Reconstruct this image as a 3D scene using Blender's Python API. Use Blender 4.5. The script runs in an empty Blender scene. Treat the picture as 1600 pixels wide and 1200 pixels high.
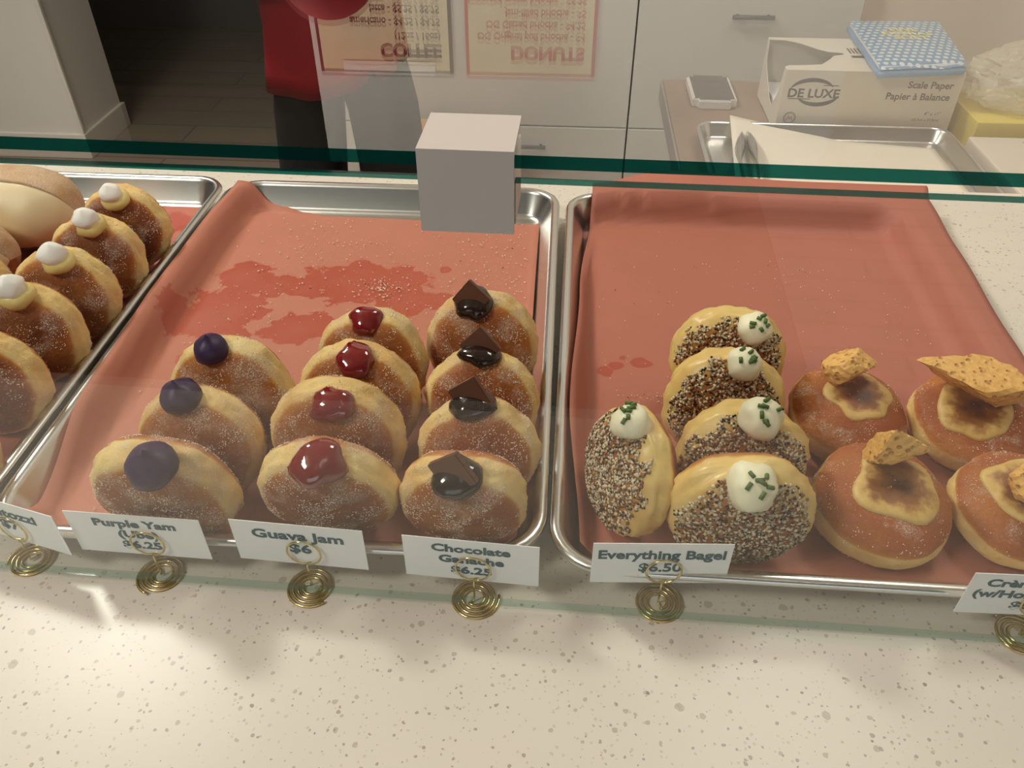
import bpy, bmesh, math, random
from mathutils import Vector, Matrix, noise
from mathutils.bvhtree import BVHTree

random.seed(7)
PI = math.pi
SC = bpy.context.scene
COL = SC.collection

# ------------------------------------------------------------------ camera
CAM = Vector((.3307, -.2811, .3854))
F = 1262.64
PITCH, YAW = math.radians(39.627), math.radians(-3.989)
cy_, sy_, cp_, sp_ = math.cos(YAW), math.sin(YAW), math.cos(PITCH), math.sin(PITCH)
FWD = Vector((sy_ * cp_, cy_ * cp_, -sp_))
RGT = Vector((cy_, -sy_, 0))
DWN = FWD.cross(RGT)
camd = bpy.data.cameras.new('camera')
camd.sensor_width = 36
camd.lens = F / 1600 * 36
camd.clip_start = .01
cam = bpy.data.objects.new('camera', camd)
COL.objects.link(cam)
cam.matrix_world = Matrix(((RGT.x, -DWN.x, -FWD.x, CAM.x), (RGT.y, -DWN.y, -FWD.y, CAM.y),
                           (RGT.z, -DWN.z, -FWD.z, CAM.z), (0, 0, 0, 1)))
SC.camera = cam

# ------------------------------------------------------------------ world, lamps, exposure
SC.view_settings.view_transform = 'Standard'
SC.view_settings.look = 'None'
SC.view_settings.gamma = 1
SC.view_settings.use_curve_mapping = False
SC.view_settings.exposure = -0.05
SC.cycles.max_bounces = 10
SC.cycles.transparent_max_bounces = 16
SC.cycles.sample_clamp_indirect = 4
world = bpy.data.worlds.new('world')
SC.world = world
world.use_nodes = True
bg = world.node_tree.nodes['Background']
bg.inputs[0].default_value = (1.0, .93, .85, 1)
bg.inputs[1].default_value = .04


def area(name, loc, target, size, power, color=(1, .94, .85), size_y=None):
    l = bpy.data.lights.new(name, 'AREA')
    l.energy = power
    l.color = color
    l.size = size
    if size_y:
        l.shape = 'RECTANGLE'
        l.size_y = size_y
    o = bpy.data.objects.new(name, l)
    COL.objects.link(o)
    o.location = loc
    o.rotation_euler = (Vector(target) - Vector(loc)).to_track_quat('-Z', 'Y').to_euler()
    return o


area('ceiling_spot', (-.95, 1.10, 1.66), (.2, .1, 0), .26, 25)
area('ceiling_panel_customer', (-.95, -.75, 1.70), (.2, .05, 0), .5, 24, size_y=.35)
area('ceiling_panel_service', (1.0, .85, 1.70), (1.0, .80, 0), .5, 11, size_y=.5)
area('fill_panel_back', (-1.4, 1.75, 1.70), (-1.5, 1.9, 0), .5, 9, size_y=.5)  # added fill lamp, brightens the left wall and the passage
area('shop_window', (.8, -4.1, .85), (.8, 0, .5), 4.0, 25, color=(.86, .92, 1), size_y=1.7)


# ------------------------------------------------------------------ pixel helpers (photo is 1600x1200)
def ray(u, v):
    return RGT * ((u - 800) / F) + DWN * ((v - 600) / F) + FWD


def atz(u, v, z):
    d = ray(u, v)
    return CAM + d * ((z - CAM.z) / d.z)


def aty(u, v, y):
    d = ray(u, v)
    return CAM + d * ((y - CAM.y) / d.y)


def S(r, g, b):
    f = lambda c: (c / 255 / 12.92) if c / 255 <= .04045 else ((c / 255 + .055) / 1.055) ** 2.4
    return (f(r), f(g), f(b), 1)


# ------------------------------------------------------------------ materials
class N:
    def __init__(s, name):
        s.m = bpy.data.materials.new(name)
        s.m.use_nodes = True
        s.t = s.m.node_tree
        s.p = s.t.nodes['Principled BSDF']

    def n(s, ty, **k):
        nd = s.t.nodes.new(ty)
        for a, b in k.items():
            if a.startswith('i_'):
                key = a[2:]
                nd.inputs[int(key) if key.isdigit() else key.replace('_', ' ')].default_value = b
            else:
                setattr(nd, a, b)
        return nd

    def l(s, a, b):
        s.t.links.new(a, b)

    def ramp(s, fac, stops):
        r = s.n('ShaderNodeValToRGB')
        e = r.color_ramp.elements
        e[0].position, e[0].color = stops[0]
        e[1].position, e[1].color = stops[-1]
        for p, c in stops[1:-1]:
            x = e.new(p)
            x.color = c
        s.l(fac, r.inputs[0])
        return r.outputs[0]

    def mix(s, fac, a, b, mode='MIX'):
        m = s.n('ShaderNodeMix', data_type='RGBA', blend_type=mode)
        for so, val in ((m.inputs[0], fac), (m.inputs[6], a), (m.inputs[7], b)):
            if hasattr(val, 'links'):
                s.l(val, so)
            else:
                so.default_value = val
        return m.outputs[2]

    def math(s, op, a, b=0.0, c=None):
        m = s.n('ShaderNodeMath', operation=op)
        for so, val in zip(m.inputs, (a, b, c)):
            if val is None:
                continue
            if hasattr(val, 'links'):
                s.l(val, so)
            else:
                so.default_value = val
        return m.outputs[0]

    def bump(s, h, strength=.3, dist=.001):
        b = s.n('ShaderNodeBump', i_Strength=strength, i_Distance=dist)
        s.l(h, b.inputs['Height'])
        s.l(b.outputs[0], s.p.inputs['Normal'])


BW = lambda v: (v, v, v, 1)


def plain(name, col, rough=.5, metal=0, spec=.5, noise_amt=.0, noise_scale=30, coat=0, bump=0, bscale=200, bdist=.0005):
    k = N(name)
    k.p.inputs['Roughness'].default_value = rough
    k.p.inputs['Metallic'].default_value = metal
    k.p.inputs['Specular IOR Level'].default_value = spec
    k.p.inputs['Coat Weight'].default_value = coat
    k.p.inputs['Base Color'].default_value = col
    tc = k.n('ShaderNodeTexCoord')
    nz = k.n('ShaderNodeTexNoise', i_Scale=noise_scale, i_Detail=4.0)
    k.l(tc.outputs['Object'], nz.inputs['Vector'])
    dk = tuple(c * (1 - noise_amt) for c in col[:3]) + (1,)
    k.l(k.mix(nz.outputs[0], col, dk), k.p.inputs['Base Color'])
    if bump:
        n2 = k.n('ShaderNodeTexNoise', i_Scale=bscale, i_Detail=5.0)
        k.l(tc.outputs['Object'], n2.inputs['Vector'])
        k.bump(n2.outputs[0], bump, bdist)
    return k.m


def quartz():
    k = N('speckled_quartz')
    tc = k.n('ShaderNodeTexCoord')
    o = tc.outputs['Object']
    wob = k.n('ShaderNodeTexNoise', i_Scale=220.0, i_Detail=2.0)
    k.l(o, wob.inputs['Vector'])
    wv = k.n('ShaderNodeVectorMath', operation='MULTIPLY_ADD')
    k.l(wob.outputs['Color'], wv.inputs[0])
    wv.inputs[1].default_value = (.0025, .0025, .0025)
    k.l(o, wv.inputs[2])
    big = k.n('ShaderNodeTexNoise', i_Scale=6.0, i_Detail=2.0)
    k.l(o, big.inputs['Vector'])
    col = k.mix(big.outputs[0], S(228, 219, 205), S(220, 211, 198))
    for sc_, rad, keep, c in ((95, .20, .20, S(184, 172, 156)), (190, .24, .26, S(182, 170, 152)), (330, .28, .22, S(158, 144, 128)),
                              (140, .13, .12, S(128, 112, 98)), (420, .30, .3, S(206, 194, 176))):
        v = k.n('ShaderNodeTexVoronoi', i_Scale=float(sc_))
        k.l(wv.outputs[0], v.inputs['Vector'])
        sep = k.n('ShaderNodeSeparateColor')
        k.l(v.outputs['Color'], sep.inputs[0])
        r = k.math('MULTIPLY', sep.outputs[1], rad)
        m = k.math('MULTIPLY', k.math('LESS_THAN', v.outputs['Distance'], k.math('ADD', r, rad * .3)), k.math('LESS_THAN', sep.outputs[0], keep))
        col = k.mix(k.math('MULTIPLY', m, .75), col, c)
    k.l(col, k.p.inputs['Base Color'])
    k.p.inputs['Roughness'].default_value = .33
    return k.m


def paper(name, col, stains):
    """stains: list of (x, y, rx, ry) in world metres, grease spots with ragged borders"""
    k = N(name)
    tc = k.n('ShaderNodeTexCoord')
    o = tc.outputs['Object']
    fib = k.n('ShaderNodeTexNoise', i_Scale=900.0, i_Detail=3.0)
    k.l(o, fib.inputs['Vector'])
    cl = k.n('ShaderNodeTexNoise', i_Scale=22.0, i_Detail=4.0)
    k.l(o, cl.inputs['Vector'])
    c2 = tuple(c * .84 for c in col[:3]) + (1,)
    base = k.mix(cl.outputs[0], col, c2)
    base = k.mix(k.math('MULTIPLY', fib.outputs[0], .25), base, tuple(min(1, c * 1.35) for c in col[:3]) + (1,))
    edge = k.n('ShaderNodeTexNoise', i_Scale=48.0, i_Detail=5.0, i_Roughness=.62)
    k.l(o, edge.inputs['Vector'])
    sep = k.n('ShaderNodeSeparateXYZ')
    k.l(o, sep.inputs[0])
    tot = None
    for x, y, rx, ry in stains:
        a = k.math('DIVIDE', k.math('SUBTRACT', sep.outputs[0], x), rx)
        b = k.math('DIVIDE', k.math('SUBTRACT', sep.outputs[1], y), ry)
        d = k.math('SQRT', k.math('ADD', k.math('MULTIPLY', a, a), k.math('MULTIPLY', b, b)))
        m = k.math('SUBTRACT', 1.0, d)
        tot = m if tot is None else k.math('MAXIMUM', tot, m)
    rough = .62
    if tot is not None:
        e = k.math('ADD', tot, k.math('MULTIPLY', k.math('SUBTRACT', edge.outputs[0], .5), 2.0))
        mk = k.ramp(e, [(0.0, BW(0)), (.06, BW(0)), (.12, BW(1)), (1, BW(.85))])
        stain = tuple(c * f for c, f in zip(col[:3], (.85, .38, .31))) + (1,)
        base = k.mix(k.math('MULTIPLY', mk, .8), base, stain)
        k.l(k.math('SUBTRACT', .62, k.math('MULTIPLY', mk, .28)), k.p.inputs['Roughness'])
    else:
        k.p.inputs['Roughness'].default_value = rough
    k.l(base, k.p.inputs['Base Color'])
    k.bump(cl.outputs[0], .25, .002)
    return k.m


def dough(name, sugar=.6, brown=S(156, 82, 32), dark=S(122, 60, 22), pale=S(236, 204, 134), gold=S(192, 120, 44), band=.34, rough=.6):
    k = N(name)
    at = k.n('ShaderNodeAttribute', attribute_name='fz')
    tc = k.n('ShaderNodeTexCoord')
    oi = k.n('ShaderNodeObjectInfo')
    off = k.n('ShaderNodeVectorMath', operation='ADD')
    k.l(tc.outputs['Object'], off.inputs[0])
    cmb = k.n('ShaderNodeCombineXYZ')
    r7 = k.math('MULTIPLY', oi.outputs['Random'], 7.0)
    k.l(r7, cmb.inputs[0])
    k.l(r7, cmb.inputs[2])
    k.l(cmb.outputs[0], off.inputs[1])
    o = off.outputs[0]

    def nz(sc_, det=4.0):
        x = k.n('ShaderNodeTexNoise', i_Scale=float(sc_), i_Detail=det)
        k.l(o, x.inputs['Vector'])
        return x.outputs[0]
    n1, n2, n3 = nz(55), nz(26, 3.0), nz(320)
    f = k.math('ADD', at.outputs['Fac'], k.math('MULTIPLY', k.math('SUBTRACT', n1, .5), .22))
    base = k.ramp(f, [(0, pale), (band, pale), (band + .09, gold), (band + .22, brown), (.86, dark), (1, brown)])
    base = k.mix(k.math('MULTIPLY', k.ramp(n2, [(.42, BW(0)), (.66, BW(1))]), .55), base, gold, 'MULTIPLY' if False else 'MIX')
    pm = k.ramp(f, [(band, BW(1)), (band + .12, BW(0))])
    base = k.mix(pm, base, k.mix(k.ramp(k.math('ADD', n2, k.math('MULTIPLY', k.math('SUBTRACT', n1, .5), .6)), [(.38, BW(0)), (.75, BW(.55))]), pale, gold))
    if sugar > 0:
        patch = k.ramp(nz(62, 5.0), [(.66 - .30 * sugar, BW(0)), (.76 - .20 * sugar, BW(1))])
        fine = k.ramp(nz(1250, 2.0), [(.47, BW(0)), (.58, BW(1))])
        fine2 = k.ramp(nz(700, 1.0), [(.60, BW(0)), (.66, BW(1))])
        sm = k.math('MINIMUM', k.math('ADD', k.math('MULTIPLY', patch, k.math('ADD', k.math('MULTIPLY', fine, .50), .10)), k.math('MULTIPLY', fine2, .22 * sugar)), .9)
        base = k.mix(sm, base, S(236, 216, 194))
        k.bump(k.math('ADD', k.math('MULTIPLY', sm, 1.0), k.math('ADD', k.math('MULTIPLY', n3, 1.2), k.math('MULTIPLY', n1, 2.0))), .6, .0009)
    else:
        k.bump(k.math('ADD', n3, k.math('MULTIPLY', n1, 1.5)), .22, .0008)
    k.l(base, k.p.inputs['Base Color'])
    k.p.inputs['Roughness'].default_value = rough
    return k.m


def glass_mat():
    k = N('clear_glass')
    geo = k.n('ShaderNodeNewGeometry')
    ior = k.math('ADD', 1.5, k.math('MULTIPLY', geo.outputs['Backfacing'], 1 / 1.5 - 1.5))
    fr = k.n('ShaderNodeFresnel')
    k.l(ior, fr.inputs['IOR'])
    tr = k.n('ShaderNodeBsdfTransparent', i_Color=(.975, .99, .98, 1))
    gl = k.n('ShaderNodeBsdfGlossy', i_Roughness=.0)
    mx = k.n('ShaderNodeMixShader')
    k.l(fr.outputs[0], mx.inputs[0])
    k.l(tr.outputs[0], mx.inputs[1])
    k.l(gl.outputs[0], mx.inputs[2])
    k.l(mx.outputs[0], k.t.nodes['Material Output'].inputs['Surface'])
    return k.m


def glass_edge():
    k = N('green_glass_edge')
    k.p.inputs['Base Color'].default_value = S(0, 62, 56)
    k.p.inputs['Roughness'].default_value = .12
    k.p.inputs['Coat Weight'].default_value = .3
    tr = k.n('ShaderNodeBsdfTransparent', i_Color=(.02, .22, .19, 1))
    mx = k.n('ShaderNodeMixShader', i_0=.55)
    k.l(k.p.outputs[0], mx.inputs[1])
    k.l(tr.outputs[0], mx.inputs[2])
    k.l(mx.outputs[0], k.t.nodes['Material Output'].inputs['Surface'])
    return k.m


def clear_plastic():
    k = N('thin_clear_plastic')
    k.p.inputs['Base Color'].default_value = S(238, 232, 214)
    k.p.inputs['Roughness'].default_value = .25
    tr = k.n('ShaderNodeBsdfTransparent', i_Color=(.96, .96, .93, 1))
    mx = k.n('ShaderNodeMixShader', i_0=.62)
    k.l(k.p.outputs[0], mx.inputs[1])
    k.l(tr.outputs[0], mx.inputs[2])
    k.l(mx.outputs[0], k.t.nodes['Material Output'].inputs['Surface'])
    return k.m


def napkin_print():
    k = N('blue_dotted_print')
    tc = k.n('ShaderNodeTexCoord')
    sp = k.n('ShaderNodeSeparateXYZ')
    k.l(tc.outputs['Object'], sp.inputs[0])
    fx = k.math('MULTIPLY', sp.outputs[0], 74.0)
    fy = k.math('MULTIPLY', sp.outputs[1], 62.0)
    row = k.math('FLOOR', fy)
    sh = k.math('MULTIPLY', k.math('MODULO', row, 2.0), .5)
    a = k.math('ABSOLUTE', k.math('SUBTRACT', k.math('FRACT', k.math('ADD', fx, sh)), .5))
    b = k.math('ABSOLUTE', k.math('SUBTRACT', k.math('FRACT', fy), .5))
    d = k.math('ADD', k.math('POWER', k.math('MULTIPLY', a, 2.9), 2.0), k.math('POWER', k.math('MULTIPLY', b, 3.2), 2.0))
    m = k.ramp(d, [(.75, BW(1)), (1.0, BW(0))])
    k.l(k.mix(m, S(104, 156, 198), S(220, 230, 234)), k.p.inputs['Base Color'])
    k.p.inputs['Roughness'].default_value = .35
    return k.m


def tiles(name, c1, c2, w, h, mortar=.004):
    k = N(name)
    tc = k.n('ShaderNodeTexCoord')
    br = k.n('ShaderNodeTexBrick', i_Scale=1.0, i_Color1=c1, i_Color2=c2, i_Mortar=tuple(c * .55 for c in c1[:3]) + (1,), i_Mortar_Size=mortar)
    br.inputs['Brick Width'].default_value = w
    br.inputs['Row Height'].default_value = h
    k.l(tc.outputs['Object'], br.inputs['Vector'])
    k.l(br.outputs[0], k.p.inputs['Base Color'])
    k.p.inputs['Roughness'].default_value = .45
    return k.m


def alu():
    k = N('brushed_aluminium')
    k.p.inputs['Metallic'].default_value = 1
    tc = k.n('ShaderNodeTexCoord')
    nz = k.n('ShaderNodeTexNoise', i_Scale=90.0, i_Detail=5.0)
    k.l(tc.outputs['Object'], nz.inputs['Vector'])
    k.l(k.mix(nz.outputs[0], S(226, 224, 220), S(218, 216, 212)), k.p.inputs['Base Color'])
    k.p.inputs['Roughness'].default_value = .26
    return k.m


M = dict(
    quartz=quartz(), alu=alu(), glass=glass_mat(), edge=glass_edge(),
    bracket=plain('grey_anodised_metal', S(196, 188, 180), .42),
    white=plain('white_laminate', S(226, 222, 214), .42, noise_amt=.02),
    wall=plain('warm_white_paint', S(240, 233, 222), .7, noise_amt=.03),
    wallr=plain('beige_paint', S(246, 234, 218), .7, noise_amt=.03),
    trimw=plain('white_trim_paint', S(238, 230, 216), .5),
    dark=plain('unlit_passage_grey', S(122, 119, 114), .7, noise_amt=.3, noise_scale=3),  # dark tone stands in for the lack of light in the passage
    black=plain('black_plastic', S(22, 22, 22), .4),
    greyseam=plain('grey_gap', S(120, 112, 102), .7),
    ceil=plain('ceiling_paint', S(220, 212, 200), .8),
    floor=tiles('brown_grey_planks', S(152, 138, 122), S(142, 128, 112), 1.2, .16),
    floorc=tiles('pale_plank_floor', S(206, 184, 186), S(198, 178, 180), 1.2, .12, .008),
    mat_=plain('dark_reflection_mat', S(38, 34, 32), .9, noise_amt=.3, noise_scale=60),
    wood=plain('brown_laminate', S(150, 124, 106), .4, noise_amt=.12, noise_scale=8),
    woodedge=plain('grey_edge_band', S(150, 142, 138), .5),
    card=plain('white_card', S(250, 249, 248), .6),
    ink=plain('teal_ink', S(24, 84, 96), .6),
    inkblk=plain('dark_grey_ink', S(66, 60, 56), .6),
    inkred=plain('red_ink', S(208, 84, 78), .6),
    inkcof=plain('black_brown_ink', S(44, 34, 40), .6),
    cream_paper=plain('cream_menu_paper', S(240, 226, 186), .6, noise_amt=.03),
    glare=plain('glare_white', S(255, 250, 240), .6),  # near-white that imitates glare on the menu
    brass=plain('gold_wire', S(226, 204, 142), .2, 1),
    steel=plain('polished_steel', S(190, 186, 180), .12, 1),
    carton=plain('white_carton', S(222, 212, 196), .6, noise_amt=.03),
    cartonin=plain('grey_carton_inside', S(118, 102, 88), .8),
    yellow=plain('yellow_carton', S(232, 210, 96), .6, noise_amt=.06),
    napkin=napkin_print(), napblue=plain('light_blue_film', S(120, 170, 214), .3),
    napwhite=plain('white_tissue', S(226, 226, 224), .7),
    napyel=plain('pale_yellow_ink', S(240, 232, 160), .5),
    plastic=clear_plastic(),
    screen=plain('grey_screen', S(84, 76, 72), .2),
    parch=plain('white_parchment', S(236, 226, 208), .6, bump=.2, bscale=30, bdist=.002),
    ube=plain('purple_yam_cream', S(58, 34, 74), .42, noise_amt=.12),
    jam=plain('red_guava_jam', S(126, 6, 12), .05, coat=1, spec=.8),
    gan=plain('chocolate_ganache', S(40, 22, 14), .12, coat=.5),
    choc=plain('chocolate_square', S(104, 64, 44), .32, noise_amt=.1),
    cheese=plain('whipped_cream_cheese', S(250, 242, 208), .45, noise_amt=.04, bump=.15, bscale=90, bdist=.001),
    whip=plain('white_whipped_cream', S(250, 247, 240), .45, bump=.1, bscale=90, bdist=.001),
    custard=plain('yellow_custard', S(240, 218, 142), .35, noise_amt=.06),
    marcream=plain('pale_pastry_cream', S(240, 220, 178), .45, noise_amt=.1, noise_scale=50, bump=.2, bscale=60, bdist=.001),
    chive=plain('green_chive', S(92, 122, 58), .5, noise_amt=.3, noise_scale=400),
    sesame=plain('pale_sesame', S(206, 188, 158), .5), poppy=plain('black_poppy', S(24, 22, 24), .4),
    onion=plain('brown_onion_flake', S(142, 88, 42), .6), garlic=plain('cream_garlic_flake', S(232, 214, 178), .6),
    crumb=plain('white_sugar_crumb', S(244, 226, 206), .5), crumbd=plain('dark_crumb', S(70, 40, 26), .6),
    skin=plain('skin', S(198, 146, 116), .5), shirt=plain('red_cotton', S(176, 22, 30), .8, noise_amt=.2, noise_scale=8, bump=.3, bscale=14, bdist=.01),
    cap=plain('dark_red_cap', S(110, 8, 12), .8), pants=plain('black_denim', S(20, 20, 22), .8, noise_amt=.3, noise_scale=10, bump=.3, bscale=16, bdist=.01),
    hair=plain('dark_hair', S(30, 20, 16), .5), shoe=plain('black_shoe', S(18, 18, 18), .4), lip=plain('lips', S(160, 84, 76), .5), eye=plain('eye_white', S(235, 232, 226), .2),
    cardboard=plain('tan_cardboard', S(196, 146, 92), .7, noise_amt=.1),
)
M['d_ube'] = dough('sugared_dough_ube', .72)
M['d_guava'] = dough('sugared_dough_guava', .58)
M['d_choc'] = dough('sugared_dough_chocolate', .62, brown=S(168, 90, 32), dark=S(136, 68, 22))
M['d_lemon'] = dough('sugared_dough_lemon', .42, brown=S(142, 72, 28), dark=S(100, 48, 18))
M['d_bagel'] = dough('bagel_dough', 0, brown=S(156, 84, 30), dark=S(132, 66, 24), pale=S(236, 204, 128), gold=S(206, 146, 66), band=.40, rough=.35)
M['d_brul'] = dough('brulee_dough', .30, brown=S(166, 88, 34), dark=S(156, 80, 30), band=.24)
M['d_mar'] = dough('sugared_bun', .95, brown=S(200, 160, 118), dark=S(190, 150, 106), pale=S(210, 175, 130), gold=S(205, 165, 115), band=.05)


def burnt():
    k = N('torched_custard')
    tc = k.n('ShaderNodeTexCoord')
    at = k.n('ShaderNodeAttribute', attribute_name='fz')
    nz = k.n('ShaderNodeTexNoise', i_Scale=150.0, i_Detail=5.0)
    k.l(tc.outputs['Object'], nz.inputs['Vector'])
    f = k.math('ADD', at.outputs['Fac'], k.math('MULTIPLY', k.math('SUBTRACT', nz.outputs[0], .5), .9))
    k.l(k.ramp(f, [(.0, S(222, 188, 120)), (.20, S(212, 172, 98)), (.48, S(146, 88, 36)), (1, S(84, 46, 20))]), k.p.inputs['Base Color'])
    k.p.inputs['Roughness'].default_value = .5
    k.bump(nz.outputs[0], .3, .001)
    return k.m


def comb():
    k = N('golden_honeycomb')
    tc = k.n('ShaderNodeTexCoord')
    v = k.n('ShaderNodeTexVoronoi', i_Scale=210.0)
    k.l(tc.outputs['Object'], v.inputs['Vector'])
    nz = k.n('ShaderNodeTexNoise', i_Scale=260.0, i_Detail=4.0)
    k.l(tc.outputs['Object'], nz.inputs['Vector'])
    c = k.mix(nz.outputs[0], S(250, 204, 120), S(222, 156, 72))
    hole = k.ramp(v.outputs['Distance'], [(.16, BW(1)), (.34, BW(0))])
    k.l(k.mix(k.math('MULTIPLY', hole, .55), c, S(150, 84, 34)), k.p.inputs['Base Color'])
    k.bump(k.math('SUBTRACT', nz.outputs[0], hole), .8, .0012)
    k.p.inputs['Roughness'].default_value = .45
    return k.m


def pale_edge():
    k = N('pale_green_glass_edge')
    k.p.inputs['Base Color'].default_value = S(96, 140, 128)
    k.p.inputs['Roughness'].default_value = .1
    tr = k.n('ShaderNodeBsdfTransparent', i_Color=(.80, .92, .87, 1))
    mx = k.n('ShaderNodeMixShader', i_0=.84)
    k.l(k.p.outputs[0], mx.inputs[1])
    k.l(tr.outputs[0], mx.inputs[2])
    k.l(mx.outputs[0], k.t.nodes['Material Output'].inputs['Surface'])
    return k.m


M['edgepale'] = pale_edge()
M['burnt'] = burnt()
M['comb'] = comb()


# ------------------------------------------------------------------ mesh builder
class MB:
    def __init__(s):
        s.v, s.f, s.mi, s.sm = [], [], [], []
        s.attr = None

    def add(s, vs, fs, mi=0, smooth=False):
        o = len(s.v)
        s.v += [Vector(p) for p in vs]
        for f in fs:
            s.f.append([o + i for i in f])
            s.mi.append(mi)
            s.sm.append(smooth)
        return s

    def box(s, a, b, mi=0, bev=0.0):
        x0, y0, z0 = a
        x1, y1, z1 = b
        if bev <= 0:
            s.add([(x0, y0, z0), (x1, y0, z0), (x1, y1, z0), (x0, y1, z0), (x0, y0, z1), (x1, y0, z1), (x1, y1, z1), (x0, y1, z1)],
                  [(3, 2, 1, 0), (4, 5, 6, 7), (0, 1, 5, 4), (1, 2, 6, 5), (2, 3, 7, 6), (3, 0, 4, 7)], mi)
        else:
            bm = bmesh.new()
            bmesh.ops.create_cube(bm, size=1)
            for v in bm.verts:
                v.co = Vector((x0 + (v.co.x + .5) * (x1 - x0), y0 + (v.co.y + .5) * (y1 - y0), z0 + (v.co.z + .5) * (z1 - z0)))
            bmesh.ops.bevel(bm, geom=bm.edges[:], offset=bev, segments=2, affect='EDGES', profile=.6)
            s.bm(bm, mi)
        return s

    def bm(s, bm, mi=0, smooth=False, mat=None):
        bm.verts.index_update()
        s.add([(mat @ v.co) if mat else v.co.copy() for v in bm.verts], [[v.index for v in f.verts] for f in bm.faces], mi, smooth)
        bm.free()
        return s

    def tube(s, pts, r, seg=8, mi=0, closed=False, cap=True):
        pts = [Vector(p) for p in pts]
        n = len(pts)
        rs = r if isinstance(r, (list, tuple)) else [r] * n
        up = None
        vs, fs = [], []
        for i, p in enumerate(pts):
            a = pts[(i - 1) % n] if (closed or i > 0) else p
            b = pts[(i + 1) % n] if (closed or i < n - 1) else p
            t = (b - a).normalized()
            if up is None:
                up = Vector((0, 0, 1)) if abs(t.z) < .9 else Vector((1, 0, 0))
            x = t.cross(up).normalized()
            up = x.cross(t).normalized()
            for j in range(seg):
                q = 2 * PI * j / seg
                vs.append(p + (x * math.cos(q) + up * math.sin(q)) * rs[i])
        for i in range(n if closed else n - 1):
            for j in range(seg):
                k, m = (j + 1) % seg, (i + 1) % n
                fs.append((i * seg + j, i * seg + k, m * seg + k, m * seg + j))
        if cap and not closed:
            fs.append(tuple(range(seg))[::-1])
            fs.append(tuple((n - 1) * seg + j for j in range(seg)))
        return s.add(vs, fs, mi, True)

    def loft(s, rings, mi=0, cap0=True, cap1=True, smooth=True, close=False):
        n = len(rings[0])
        vs = [p for r in rings for p in r]
        fs = []
        for i in range(len(rings) - 1):
            for j in range(n):
                k = (j + 1) % n
                fs.append((i * n + j, i * n + k, (i + 1) * n + k, (i + 1) * n + j))
        if cap0:
            fs.append(tuple(range(n))[::-1])
        if cap1:
            fs.append(tuple((len(rings) - 1) * n + j for j in range(n)))
        return s.add(vs, fs, mi, smooth)

    def build(s, name, mats, parent=None, org=None, attr=None):
        if org is None:
            org = Vector(parent.location) if parent else Vector((0, 0, 0))
            if parent and parent.parent:
                org = org + Vector(parent.parent.location)
        org = Vector(org)
        me = bpy.data.meshes.new(name)
        me.from_pydata([tuple(p - org) for p in s.v], [], s.f)
        mats = mats if isinstance(mats, (list, tuple)) else [mats]
        for m in mats:
            me.materials.append(m)
        me.polygons.foreach_set('material_index', s.mi)
        me.polygons.foreach_set('use_smooth', s.sm)
        if attr is not None:
            a = me.attributes.new('fz', 'FLOAT', 'POINT')
            a.data.foreach_set('value', attr)
        me.update()
        ob = bpy.data.objects.new(name, me)
        COL.objects.link(ob)
        if parent:
            ob.parent = parent
        else:
            ob.location = org
        return ob


def tag(o, label=None, cat=None, group=None, kind=None):
    if label:
        o['label'] = label
    if cat:
        o['category'] = cat
    if group:
        o['group'] = group
    if kind:
        o['kind'] = kind
    return o


def root(name, loc, label, cat, group=None):
    o = bpy.data.objects.new(name, None)
    o.empty_display_size = .02
    COL.objects.link(o)
    o.location = loc
    return tag(o, label, cat, group)


def ring(c, rx, ry, n=24, ex=2.0, rot=0.0, tilt=0.0):
    out = []
    for j in range(n):
        a = 2 * PI * j / n
        ca, sa = math.cos(a), math.sin(a)
        x = rx * math.copysign(abs(ca) ** (2 / ex), ca)
        y = ry * math.copysign(abs(sa) ** (2 / ex), sa)
        out.append(Vector((c[0] + x * math.cos(rot) - y * math.sin(rot), c[1] + x * math.sin(rot) + y * math.cos(rot), c[2] + tilt * y)))
    return out


def text_mesh(body, size, align='CENTER', bold=.0, line=1.0, width=1.0, extr=.00008, shear=0.0):
    cu = bpy.data.curves.new('txt', 'FONT')
    cu.body = body
    cu.size = size
    cu.align_x = align
    cu.align_y = 'TOP'
    cu.offset = bold
    cu.extrude = extr
    cu.space_line = line
    cu.shear = shear
    cu.resolution_u = 3
    ob = bpy.data.objects.new('txt', cu)
    COL.objects.link(ob)
    dg = bpy.context.evaluated_depsgraph_get()
    me = bpy.data.meshes.new_from_object(ob.evaluated_get(dg))
    vs = [Vector((v.co.x * width, v.co.y, v.co.z)) for v in me.vertices]
    fs = [list(p.vertices) for p in me.polygons]
    bpy.data.objects.remove(ob)
    bpy.data.curves.remove(cu)
    bpy.data.meshes.remove(me)
    return vs, fs


def put_text(name, body, size, mtx, mat, parent, **k):
    vs, fs = text_mesh(body, size, **k)
    mb = MB()
    mb.add([mtx @ v for v in vs], fs)
    return mb.build(name, mat, parent)


def frame(o, x, y):
    """matrix with local x along x, local y along y, origin o"""
    x = Vector(x).normalized()
    y = Vector(y)
    z = x.cross(y).normalized()
    y = z.cross(x)
    return Matrix(((x.x, y.x, z.x, o[0]), (x.y, y.y, z.y, o[1]), (x.z, y.z, z.z, o[2]), (0, 0, 0, 1)))


# ================================================================== THE SETTING
FZ = -.925
tag(MB().box((-4.2, -.19, FZ - .05), (2.6, 4.6, FZ)).build('floor', M['floor']), kind='structure')
fc = tag(MB().box((-3.0, -4.2, FZ - .05), (4.0, -.19, FZ)).build('floor_customer', M['floorc']), kind='structure')
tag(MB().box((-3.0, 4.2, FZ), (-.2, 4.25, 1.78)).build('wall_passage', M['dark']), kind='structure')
tag(MB().box((-.245, 2.36, FZ), (-.2, 4.2, 1.78)).build('wall_passage_side', M['dark']), kind='structure')
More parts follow.
